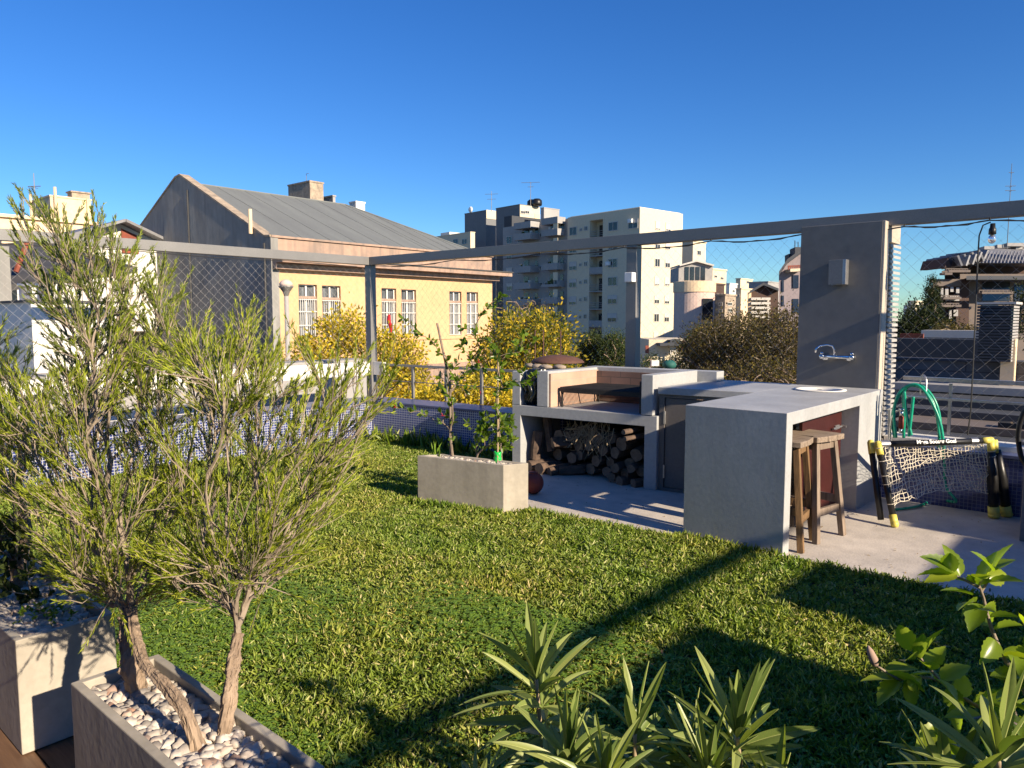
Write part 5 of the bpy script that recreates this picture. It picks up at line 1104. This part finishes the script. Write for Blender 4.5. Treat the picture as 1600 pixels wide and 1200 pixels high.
# ================================================================ BACKGROUND TREES
def tree(name,lab,cat,poly,t0,dt,mat,nclump,nleaf,ls,cl,group=None,z0=-10,twigs=False,barkm='bark',dens=1.0,trunkpx=None,upright=0.):
    """poly: outline measured from the eye point; crown volume fills t0-dt..t0+dt"""
    P=np.array(poly,float); x0,y0=P.min(0); x1,y1=P.max(0); pts=[]
    while len(pts)<nclump:
        q=np.array([[RNG.uniform(x0,x1),RNG.uniform(y0,y1)]])
        if inpoly(q,[tuple(k) for k in P]):
            pts.append(PD(q[0][0],q[0][1],t0+RNG.uniform(-1,1)*dt*RNG.uniform(.5,1)))
    pts=np.array(pts); px=(x0+x1)/2 if trunkpx is None else trunkpx
    b=PD(px,y1,t0); r=thing(name,lab,cat,(b[0],b[1],z0),group); fork=np.array((b[0],b[1],min(b[2],pts[:,2].min())-.3))
    nodes,par,cnt,tips=grow(fork,pts[:min(len(pts),160)],bal=.3,seg=3)
    mb=MB(); S_=t0/22; mb.tube([(b[0],b[1],z0),(b[0]+.1*S_,b[1],(z0+fork[2])/2),fork],[.28*S_,.22*S_,.17*S_],8); branch_mesh(mb,nodes,par,cnt,.011*S_,rmax=.14*S_,n=5); mb.build('trunk',barkm,r)
    N=nclump*nleaf; c_=np.repeat(pts,nleaf,0); off=RNG.normal(size=(N,3))*cl*np.repeat(RNG.uniform(.6,1.3,(nclump,1)),nleaf,0); 
    Pp=c_+off; D_=unit(off)+RNG.normal(size=(N,3))*.5+np.array((0,0,.2+upright))
    V=leaves(Pp,D_,RNG.uniform(.6,1.3,N)*ls,RNG.uniform(.35,.6,N)*ls,bend=.1); leaf_obj('crown',V,mat,r)
    return r
tree('autumn_tree','yellow leaved autumn tree in front of the ochre building left of the post','tree',[(455,640),(440,590),(470,545),(505,505),(535,492),(560,498),(578,520),(585,660)],20,1.1,'yelleaf',170,60,.11,.17,'autumn trees behind the terrace')
tree('autumn_tree','golden autumn tree between the corner post and the hibiscus stake','tree',[(585,660),(588,545),(600,520),(622,530),(648,545),(672,600),(700,640),(690,670)],19,1.1,'yelleaf',150,60,.10,.16,'autumn trees behind the terrace')
tree('autumn_tree','yellow and green autumn tree against the grey balcony wing','tree',[(690,650),(740,600),(765,520),(790,498),(830,505),(862,500),(890,530),(900,570),(880,640),(800,650)],26,2.0,'yelgreen',230,70,.14,.26,'autumn trees behind the terrace')
tree('autumn_tree','low golden tree directly behind the small railing','tree',[(640,655),(660,620),(720,600),(800,600),(830,640),(800,665)],16,.9,'yelleaf',130,55,.085,.14,'autumn trees behind the terrace')
tree('bare_tree','leafless grey twigged tree rising in front of the balcony wing','tree',[(790,520),(775,480),(800,465),(845,470),(872,500),(870,530)],30,1.5,'browntwig',90,10,.06,.2)
tree('round_shrub','round dark evergreen shrub behind the grill, left of the pair','shrub',[(905,572),(903,545),(912,530),(925,523),(938,532),(944,550),(943,575)],28,.55,'darkleaf',110,90,.06,.15,'pair of clipped evergreens')
tree('round_shrub','round dark evergreen shrub behind the grill, right of the pair','shrub',[(938,575),(942,545),(950,528),(962,521),(976,530),(980,552),(980,578)],27,.55,'darkleaf',120,90,.06,.15,'pair of clipped evergreens')
tree('street_tree','tangled brown and green street tree mass left of the column','tree',[(1068,602),(1060,570),(1075,535),(1100,512),(1130,502),(1160,500),(1190,500),(1200,605)],34,2.6,'browntwig',420,60,.11,.30,'brown street trees between the counter and the column',barkm='twigbark')
tree('street_tree','taller olive brown street tree touching the column edge','tree',[(1170,606),(1175,520),(1200,495),(1225,489),(1255,505),(1290,560),(1290,610)],30,2.2,'browntwig',330,60,.10,.28,'brown street trees between the counter and the column',barkm='twigbark')
tree('street_tree','low olive tree foot below the brown street trees','tree',[(1080,604),(1100,580),(1150,575),(1220,570),(1260,590),(1260,610)],26,1.0,'browntwig',90,50,.09,.2,'brown street trees between the counter and the column')
tree('dark_bush','dark green bush at the foot of the round pink building','bush',[(1066,560),(1070,530),(1085,522),(1100,512),(1110,520),(1108,545)],40,1.2,'darkleaf',80,60,.10,.22)
tree('dark_bush','low dark bush in front of the white huts','bush',[(1000,578),(1003,560),(1020,556),(1030,566),(1062,560),(1075,578)],33,.8,'darkleaf',50,60,.07,.14)
tree('cypress','tall dark cypress left of the brown building','tree',[(1444,540),(1446,500),(1449,460),(1453,438),(1458,436),(1463,455),(1468,500),(1470,545)],60,.9,'cypress',200,80,.13,.2,upright=1.0)
tree('dark_tree','dark tree mass right of the louvres below the cypress','tree',[(1408,545),(1410,515),(1425,500),(1440,488),(1452,500),(1470,515),(1475,545)],55,2.2,'cypress',220,70,.2,.5)
tree('dark_tree','dark tree at the right edge behind the louvred enclosure','tree',[(1590,520),(1590,470),(1600,455),(1640,450),(1640,530)],60,2,'cypress',90,60,.2,.5)
tree('dry_bush','dry straw coloured bush tops before the brown building','bush',[(1462,534),(1466,512),(1480,508),(1505,512),(1525,520),(1528,534)],45,1.0,'browntwig',110,30,.12,.2,barkm='straw')
# iron spikes behind the grill
mb=MB()
for px in (836,849,876): mb.tube([PD(px,575,16),PD(px,516,16)],.014,5)
o=mb.build('iron_rods','rust'); tag(o,'three thin upright rusty rods behind the grill','rods')
# ================================================================ BOTTLEBRUSH SHRUBS
def poly_targets(poly,n,t0,dt,pull=0.):
    P=[tuple(k) for k in poly]; A=np.array(P); x0,y0=A.min(0);x1,y1=A.max(0); out=[]
    while len(out)<n:
        q=np.array([[RNG.uniform(x0,x1),RNG.uniform(y0,y1)]])
        if inpoly(q,P): out.append(PD(q[0][0],q[0][1],t0+RNG.uniform(-1,1)*dt))
    return np.array(out)
def barktrunk(mb,trunk,trunk_r):
    P=arc(trunk,56); n=26; d_=np.gradient(P,axis=0); d_/=np.linalg.norm(d_,axis=1)[:,None]; u=unit(np.cross(d_[0],(1.,.2,0))); V=[]
    ph=RNG.uniform(0,6,6)
    for i in range(56):
        u=unit(u-d_[i]*(u@d_[i])); w_=np.cross(d_[i],u); t=i/55; r0=trunk_r[0]+(trunk_r[1]-trunk_r[0])*t; r0*=1+.10*math.sin(i*.31+ph[0])+.05*math.sin(i*.83+ph[1])+.25*math.exp(-i/4)
        for j in range(n):
            a=2*math.pi*j/n+.9*t+.15*math.sin(i*.2+ph[2]); rg=.13*math.sin(4*a+ph[3])+.10*math.sin(7*a+i*.12+ph[4])+.09*math.sin(13*a-i*.17)*math.sin(i*.4+j)+RNG.normal()*.045
            V.append(P[i]+(math.cos(a)*u+math.sin(a)*w_)*r0*(1+rg))
    mb.add(V,[(i*n+j,i*n+(j+1)%n,(i+1)*n+(j+1)%n,(i+1)*n+j) for i in range(55) for j in range(n)])
    for k in range(70):  # peeling strips
        i=int(RNG.uniform(2,46)); j=int(RNG.integers(0,n)); L=int(RNG.uniform(4,9)); q=[np.array(V[min(55,i+m)*n+(j+m//4)%n]) for m in range(L)]
        c=[P[min(55,i+m)] for m in range(L)]; q=[c[m]+(q[m]-c[m])*(1.03+.16*(m/L)**2*RNG.random()) for m in range(L)]
        w2=np.cross(unit(q[-1]-q[0]),unit(q[0]-c[0]))*.0022; V2=[]
        for p in q: V2+=[p-w2,p+w2]
        mb.add(V2,[(2*m,2*m+1,2*m+3,2*m+2) for m in range(L-1)])
def shrub(lab,base,trunk,polys,leafn,ll,r0,mats='needle',group=None,twig=.125,splay=.6,trunk_r=(.03,.022)):
    r=thing('bottlebrush_shrub',lab,'shrub',base,group); fork=np.array(trunk[-1])
    T=np.vstack([poly_targets(*p) for p in polys])
    nodes,par,cnt,tips=grow(fork,T,bal=.75,lift=.5,seg=4)
    mb=MB(); tp=arc(trunk,16); barktrunk(mb,trunk,trunk_r); mb.build('trunk','bark',r,smooth=False)
    mb=MB(); branch_mesh(mb,nodes,par,cnt,r0,rexp=.47,rmax=trunk_r[1]*.7,n=5)
    # fine twigs around each tip and along the last stretch
    TP=[];TD=[];LP=[];LDr=[]
    for k in tips:
        p=nodes[k]; j=par[k]; d=unit(nodes[k]-nodes[j]); 
        for q in range(5):
            st=p if q==0 else nodes[j]+(p-nodes[j])*RNG.uniform(-1.2,.9)
            if q and RNG.random()<.15: continue
            dd=unit(d+RNG.normal(size=3)*.33*(q>0)+np.array((0,0,.6))); L=twig*RNG.uniform(.6,1.6); en=st+dd*L
            mb.tube([st,st+dd*L*.5+RNG.normal(size=3)*.004,en],[.0017,.0014,.001],3,cap=False)
            nl=int(leafn*RNG.uniform(.6,1.3)); u=.3+.75*RNG.uniform(0,1,nl)**.8; ang=RNG.uniform(0,2*math.pi,nl)
            a=unit(np.cross(dd,(.3,.5,.1))); b=np.cross(dd,a)
            LP.append(st+dd*(L*u)[:,None]); LDr.append(dd[None]*(1.0)+splay*(np.cos(ang)[:,None]*a+np.sin(ang)[:,None]*b)*RNG.uniform(.35,.8,(nl,1)))
    mb.build('branches','twigbark',r)
    LP=np.vstack(LP);LDr=np.vstack(LDr); V=leaves(LP,LDr,RNG.uniform(.7,1.2,len(LP))*ll,RNG.uniform(.8,1.2,len(LP))*.0024,bend=.06)
    leaf_obj('foliage',V,mats,r); return r
# large shrub on the left (two trunks), in the near planter
b1=PZ(215,1078,.40); tr=[b1-(0,0,.03),PD(207,1040,2.33),PD(203,1000,2.36),PD(198,962,2.40)]
shrub('tall bottlebrush shrub on the left with the thickest shaggy trunk',(b1[0],b1[1],.39),tr,[
  ([(5,650),(60,610),(120,585),(200,575),(262,600),(290,690),(305,790),(285,870),(235,925),(150,930),(60,880),(20,830),(0,740)],175,2.55,.45),([(70,890),(140,955),(190,950),(240,965),(300,940),(270,890),(150,880)],34,2.4,.3)],44,.021,.0013,trunk_r=(.031,.025))
b2=PZ(312,1165,.40); tr=[b2-(0,0,.03),PD(292,1120,2.05),PD(262,1075,2.12),PD(228,1040,2.2),PD(213,1000,2.28),PD(205,950,2.36)]
shrub('slender tall bottlebrush with a snaking leaning trunk reaching highest at the left',(b2[0],b2[1],.39),tr,[
  ([(35,395),(18,330),(60,335),(110,350),(140,375),(150,345),(168,352),(175,420),(205,400),(215,420),(235,395),(262,460),(285,520),(290,575),(240,610),(180,640),(120,640),(95,600),(85,520),(60,470)],150,2.75,.32),
  ([(90,600),(280,590),(270,700),(130,720)],30,2.65,.3)],46,.021,.0013,'needledark',twig=.11,trunk_r=(.0165,.0135))
b3=PZ(346,1155,.40); tr=[b3-(0,0,.03),PD(358,1090,2.12),PD(364,1040,2.16),PD(372,990,2.2)]
shrub('spreading bottlebrush with pale peeling upright trunk in the middle of the near planter',(b3[0],b3[1],.39),tr,[
  ([(262,800),(275,700),(270,600),(310,545),(370,570),(430,600),(500,620),(575,585),(618,610),(575,680),(545,760),(490,840),(430,905),(390,940),(330,950),(270,930),(235,870)],185,2.35,.42),
  ([(255,560),(290,520),(330,545),(385,515),(420,560),(470,560),(520,590),(450,650),(300,640)],45,2.5,.3),([(250,880),(262,935),(350,962),(430,930),(470,870)],34,2.2,.28)],44,.022,.0013,trunk_r=(.021,.016))
b4=PZ(60,930,.40)
shrub('shrub at the far left edge of the photo behind the tall bottlebrush',(-3.75,.95,.39),[(-3.75,.95,.36),(-3.7,.97,.6),(-3.68,.98,.75)],[
  ([(-60,760),(-60,560),(0,545),(25,580),(45,640),(60,700),(30,780)],110,3.3,.35)],22,.036,.0022)
# banana-like broad leaf and low greenery behind
def bigleaf(pts,wmax,name,lab,mat='hibleaf'):
    P=arc(pts,14); mb=MB(); V=[];F=[]
    for i,p in enumerate(P):
        d=unit(P[min(i+1,13)]-P[max(i-1,0)]); s_=unit(np.cross(d,(.2,.1,1))); w_=wmax*math.sin(math.pi*min(1,(i+.6)/14))**.6; 
        V+= [p-s_*w_/2+(0,0,.02),p,p+s_*w_/2+(0,0,.02)]
    for i in range(13): F+=[(3*i,3*i+1,3*i+4,3*i+3),(3*i+1,3*i+2,3*i+5,3*i+4)]
    mb.add(V,F); o=mb.build(name,mat,smooth=True); tag(o,lab,'leaf'); return o
bigleaf([PD(-40,700,4.2),PD(0,660,4.25),PD(40,628,4.3),PD(80,622,4.3)],.20,'banana_leaf','broad arching green banana leaf at the far left')
bigleaf([PD(-60,690,4.0),PD(-20,690,4.0),PD(14,690,4.0)],.12,'banana_leaf','short broad green leaf tip at the left edge under the larger one')
def broad(name,lab,cat,base,poly,n,t0,dt,nl,ll,r0=.0022,mat='hibleaf',wf=.5,stemmat='twigbark',flowers=(),bal=.3):
    r=thing(name,lab,cat,base); T=poly_targets(poly,n,t0,dt) if not isinstance(poly,np.ndarray) else poly
    nodes,par,cnt,tips=grow(np.array(base),T,bal=bal,lift=.2,seg=3); mb=MB(); branch_mesh(mb,nodes,par,cnt,r0,rexp=.5,rmax=.014,n=6); mb.build('stem',stemmat,r)
    LP=[];LD=[]
    for k in tips:
        p=nodes[k];j=par[k];d=unit(nodes[k]-nodes[j])
        for q in range(nl):
            a=RNG.normal(size=3); a=unit(a-d*(a@d)); st=nodes[j]+(p-nodes[j])*RNG.uniform(-.3,1.05); LP.append(st); LD.append(d*.5+a*.8+np.array((0,0,.25)))
    LP=np.array(LP);LD=np.array(LD); V=leaves(LP,LD,RNG.uniform(.6,1.2,len(LP))*ll,RNG.uniform(.85,1.1,len(LP))*ll*wf,bend=.12); leaf_obj('leaves',V,mat,r)
    for p in flowers:
        mb=MB(); n_=5; p=np.array(p)
        for k in range(n_):
            a=2*math.pi*k/n_; d=np.array((math.cos(a),math.sin(a)*.7,.3)); s_=unit(np.cross(d,(0,0,1))); L=.028
            mb.add([p,p+d*L*.5-s_*.013,p+d*L-s_*.008+(0,0,-.006),p+d*L+s_*.008+(0,0,-.006),p+d*L*.5+s_*.013],[(0,1,2,3,4)])
        mb.tube([p,p+np.array((.004,-.02,.028))],.0025,5); mb.build('flower','redpetal',r,smooth=True)
    return r
broad('leafy_bush','low dark leafy bush in the shade behind the left planter','bush',(-4.0,1.3,.0),[(-60,800),(-40,880),(0,960),(90,950),(150,940),(150,900),(60,880),(20,800)],120,3.4,.4,9,.05,.002,'darkleaf')
broad('creeping_plant','small creeping plant on the pebbles of the left planter','plant',(-3.55,.93,.38),[(10,985),(20,950),(90,935),(130,950),(110,975),(60,990)],60,2.95,.12,7,.022,.001,'hibleaf')
# ================================================================ HIBISCUS IN THE FAR PLANTER
def line_targets(lines,t0,dt,step=13,jit=5):
    out=[]
    for ln in lines:
        for (x0,y0),(x1,y1) in zip(ln[:-1],ln[1:]):
            n=max(1,int(math.hypot(x1-x0,y1-y0)/step))
            for k in range(1,n+1): out.append(PD(x0+(x1-x0)*k/n+RNG.normal()*jit*.6,y0+(y1-y0)*k/n+RNG.normal()*jit,t0+RNG.uniform(-1,1)*dt))
    return np.array(out)
tg=line_targets([[(704,690),(703,600),(715,560),(745,505),(770,475),(790,455)],[(703,600),(695,560),(665,530),(640,515),(622,498)],[(703,560),(716,545),(745,555),(770,540)],[(700,640),(670,650),(640,642),(612,637)],[(705,600),(730,580),(757,575)],[(700,620),(680,600),(690,580)],[(700,585),(720,600),(740,610)],[(703,530),(712,510)]],6.45,.10)
fl=[PD(*q,6.35) for q in ((749,567),(752,616),(692,650),(618,637))]
broad('hibiscus','tall sparse hibiscus with red flowers at the left of the far planter','plant',(-4.575,4.44,.34),tg,0,0,0,8,.06,.0016,'hibleaf',.5,'oldwood',fl,bal=.15)
tg=line_targets([[(779,690),(778,620),(777,545)],[(778,620),(800,600),(815,585)],[(778,580),(795,555),(810,540),(820,520)],[(777,560),(765,530)],[(778,640),(800,650)],[(778,600),(830,600),(842,590)],[(790,545),(825,545),(835,530)]],6.2,.15)
broad('hibiscus','slim upright hibiscus beside the green bottle at the right of the far planter','plant',(-4.11,4.56,.34),tg,0,0,0,9,.06,.0014,'hibleaf',.5,'oldwood',(),bal=.15)
tg=poly_targets([(722,655),(745,645),(800,650),(805,690),(790,705),(740,690)],40,6.35,.16)
broad('hibiscus','low bushy hibiscus between the two taller ones in the far planter','plant',(-4.35,4.5,.34),tg,0,0,0,9,.06,.0012,'hibleaf',.52,'oldwood',(),bal=.3)
# strappy leaves in the planter
P_=np.tile(np.array((-4.72,4.36,.36)),(6,1))+RNG.normal(size=(6,3))*.01; o=leaf_obj('strap_leaf',leaves(P_,np.array([(-.4,0,1),(-.2,.1,1),(.1,0,1),(.3,0,1),(-.3,.1,.7),(.2,.1,.8)]),.16,.014,.15),'clover',None); tag(o,'small tuft of strap leaves at the left end of the far planter','plant')
# ================================================================ FOREGROUND OLEANDER
def lance(mb,p,d,L,W_,droop,roll):
    d=unit(np.array(d,float)); s_=unit(np.cross(d,(0,0,1.))+1e-6); up=np.cross(s_,d); s_,up=s_*math.cos(roll)+up*math.sin(roll),-s_*math.sin(roll)+up*math.cos(roll)
    n=12; V=[];F=[]
    for i in range(n+1):
        t=i/n; c_=p+d*L*t+np.array((0,0,-1))*droop*L*t*t; w_=W_*.5*(math.sin(math.pi*t**.8)**.75 if 0<t<1 else 0)+.0006
        V+=[c_-s_*w_+up*w_*.35,c_-s_*w_*.06,c_-up*.0009,c_+s_*w_*.06,c_+s_*w_+up*w_*.35]
    for i in range(n):
        for j in range(4): 
            a=5*i+j; F.append((a,a+1,a+6,a+5))
    k=len(F); mb.add(V,F,0)
    for q in range(k): 
        if q%4 in (1,2): mb.m[len(mb.m)-k+q]=1
def oleander(lab,base,tip,whorls,n,L,seed,tips=None):
    r=thing('oleander_shoot',lab,'plant',base,None); base=np.array(base);tip=np.array(tip); g=np.random.default_rng(seed)
    pts=arc([base,base*.5+tip*.5+g.normal(size=3)*.01,tip],10); mb=MB(); mb.tube(pts,np.linspace(.006,.0035,10),8); mb.build('stem','straw',r,smooth=True)
    ax=unit(tip-base); mb=MB()
    for w_ in range(whorls):
        f=1-w_*.09; c_=base+(tip-base)*f; ph=g.uniform(0,2)
        for k in range(n):
            a=ph+2*math.pi*k/n+g.normal()*.2; el=.86-.36*w_+g.normal()*.2+(.5 if w_==0 and k%3==0 else 0)
            el=max(-.25,min(1.4,el)); d=np.array((math.cos(a)*math.cos(el),math.sin(a)*math.cos(el),math.sin(el)))+ax*.1
            lance(mb,c_,d,L*g.uniform(.75,1.15),L*.122*g.uniform(.85,1.15),g.uniform(.08,.4)*(1 if el<.9 else .3),g.normal()*.5)
    mb.build('leaves',['oleander','oleandermid'],r,smooth=True); return r
def OB(px,t,z=.45): 
    p=PD(px,1200,t); return (p[0],p[1],z)
spec=[('oleander shoot farthest left of the foreground clump',(838,1062),1.5,(890,1300),4,6,.165),
('oleander shoot with the pale centre leaf, second from the left',(888,1160),1.25,(900,1330),3,7,.125),
('central tall oleander shoot with a bright stalk',(992,1120),1.30,(1000,1330),4,6,.125),
('small oleander shoot between the central and right ones',(1078,1150),1.35,(1070,1320),3,6,.115),
('right hand oleander shoot with the tallest spread of leaves',(1152,1125),1.25,(1140,1330),4,7,.14),
('low oleander shoot at the bottom edge below the right shoot',(1215,1230),1.2,(1215,1350),2,6,.12),
('oleander shoot at the bottom left of the clump, mostly cut off',(745,1250),1.3,(750,1360),1,5,.12),
('lower oleander shoot filling the gap left of the central one',(945,1195),1.2,(950,1360),3,6,.12),
('lower oleander shoot between the small one and the right hand one',(1105,1190),1.22,(1105,1360),3,7,.125),
('oleander shoot under the hibiscus branch at the lower right',(1560,1190),1.05,(1570,1380),4,7,.14),
('single low oleander shoot left of the lower right clump',(1480,1250),1.1,(1490,1400),2,6,.15)]
for i,(lab,tp,t,bs,wh,n,L) in enumerate(spec): oleander(lab,tuple(PD(*bs,t+.03)),tuple(PD(tp[0],tp[1]+(28 if 850<tp[0]<1400 else 0),t)),wh+1,n+1,L*1.08,40+i)
# ================================================================ FOREGROUND HIBISCUS BRANCH
def ovate(mb,p,d,L,W_,roll,fold=.35):
    d=unit(np.array(d,float)); s_=unit(np.cross(d,(0,0,1.))+1e-6); up=np.cross(s_,d); s_,up=s_*math.cos(roll)+up*math.sin(roll),-s_*math.sin(roll)+up*math.cos(roll)
    n=12; V=[];F=[]
    for i in range(n+1):
        t=i/n; w_=W_*.5*(math.sin(math.pi*t**.72)**.85 if 0<t<1 else 0)*(1+.09*((i%2)*2-1)*(t>.25)*(t<.95))+.0004; c_=p+d*L*t-up*L*.22*t*t
        V+=[c_-s_*w_+up*w_*fold,c_-s_*w_*.5+up*w_*fold*.35,c_,c_+s_*w_*.5+up*w_*fold*.35,c_+s_*w_+up*w_*fold]
    for i in range(n):
        for j in range(4): a=5*i+j; F.append((a,a+1,a+6,a+5))
    mb.add(V,F)
r=thing('hibiscus_branch','foreground hibiscus branches with backlit leaves and one pink bud at the lower right','plant',tuple(PD(1640,1330,1.5)))
g=np.random.default_rng(5)
br=[([(1660,1290),(1610,1100),(1570,1030),(1547,975),(1537,935),(1530,915)],1.45),([(1530,918),(1505,905),(1485,897)],1.45),([(1533,925),(1545,905),(1552,892)],1.46),([(1660,1290),(1600,1150),(1520,1100),(1470,1065),(1440,1058),(1405,1062)],1.55),([(1470,1065),(1440,1030),(1425,1015)],1.54),([(1600,1150),(1580,1090),(1600,1060)],1.4),([(1405,1062),(1385,1050),(1370,1040)],1.54),([(1690,1290),(1645,1190),(1600,1140),(1550,1120),(1515,1125)],1.36),([(1690,1290),(1660,1130),(1625,1010),(1600,975)],1.42),([(1600,1290),(1560,1230),(1500,1190),(1465,1185)],1.45)]
mb=MB()
for pts,t in br: mb.tube(arc([PD(*q,t) for q in pts],16),np.linspace(.0055 if len(pts)>4 else .0028,.0022,16),7)
mb.build('stem','twigbark',r,smooth=True)
mb=MB(); LW_=[]
for pts,t in br:
    for (xa,ya),(xb,yb) in zip(pts[:-1],pts[1:]):
        for k in range(max(1,int(math.hypot(xb-xa,yb-ya)/26))):
            u=g.random(); LW_.append((xa+(xb-xa)*u,ya+(yb-ya)*u,t+g.normal()*.01,(g.normal()*.8,g.normal()*.6,g.uniform(-.2,1.1))))
LW_+=[(1490,893,1.45,(-.9,-.1,.6)),(1500,900,1.45,(-.3,.3,1)),(1495,898,1.44,(-1,0,-.1)),(1483,897,1.45,(-.2,-.3,1)),(1530,915,1.45,(-.3,-.5,.5)),(1532,912,1.46,(.3,.1,1)),(1552,892,1.46,(.35,0,1)),(1550,893,1.46,(.8,.2,.5)),(1540,905,1.45,(.9,.1,.15)),(1520,930,1.45,(-1,.1,.35)),(1525,940,1.45,(-.9,-.3,.0)),(1530,945,1.45,(-.6,-.6,-.4)),(1535,950,1.44,(-.3,-.8,.4)),(1545,965,1.45,(.9,-.2,.3)),(1550,985,1.45,(1,.3,.25)),(1555,1000,1.44,(-.7,-.6,-.5)),(1565,1020,1.44,(.8,-.3,.1)),(1575,1040,1.44,(1,.1,-.3)),
(1425,1018,1.54,(-.5,0,1)),(1440,1030,1.54,(.4,.1,.9)),(1430,1030,1.53,(-.6,-.4,.3)),(1450,1045,1.54,(.5,.1,.7)),(1470,1062,1.54,(.9,.1,.5)),(1460,1060,1.53,(.1,-.9,.1)),(1440,1058,1.54,(-.7,-.5,-.1)),(1405,1062,1.54,(-.9,.1,.1)),(1405,1064,1.54,(-.7,-.4,-.2)),(1420,1060,1.53,(-.1,-.5,-.8)),(1480,1075,1.54,(.3,-.4,-.7)),(1500,1090,1.53,(.2,.2,.9)),(1500,1095,1.52,(-.5,-.6,-.5)),(1530,1105,1.52,(.7,-.2,.6)),(1540,1110,1.5,(-.2,-.8,-.5)),(1570,1130,1.5,(.5,.1,.9)),(1580,1140,1.5,(-.8,-.4,.2)),(1600,1060,1.4,(-.9,-.1,.3)),(1600,1062,1.4,(-.5,-.3,.9)),(1595,1080,1.4,(-1,-.1,0)),(1600,1110,1.4,(-.7,.1,.4)),(1620,1090,1.4,(.2,0,1)),(1470,1130,1.52,(-.6,-.3,-.3)),(1510,1150,1.5,(-.3,-.2,-.8))]
Rv=_R;Uv=np.array((0,0,1.))
for (px,py,t,d) in LW_:
    dd=_R*d[0]-_F0*(-d[1])+Uv*d[2]; ovate(mb,PD(px,py,t),dd,g.uniform(.05,.08),g.uniform(.03,.042),g.normal()*.7)
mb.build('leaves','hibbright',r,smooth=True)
mb=MB(); p=PD(1368,1040,1.54); mb.tube([p,p+np.array((-.004,0,.012)),p+np.array((-.012,0,.028)),p+np.array((-.016,0,.038))],[.006,.009,.007,.002],9); mb.build('bud','pinkwall',r,smooth=True)
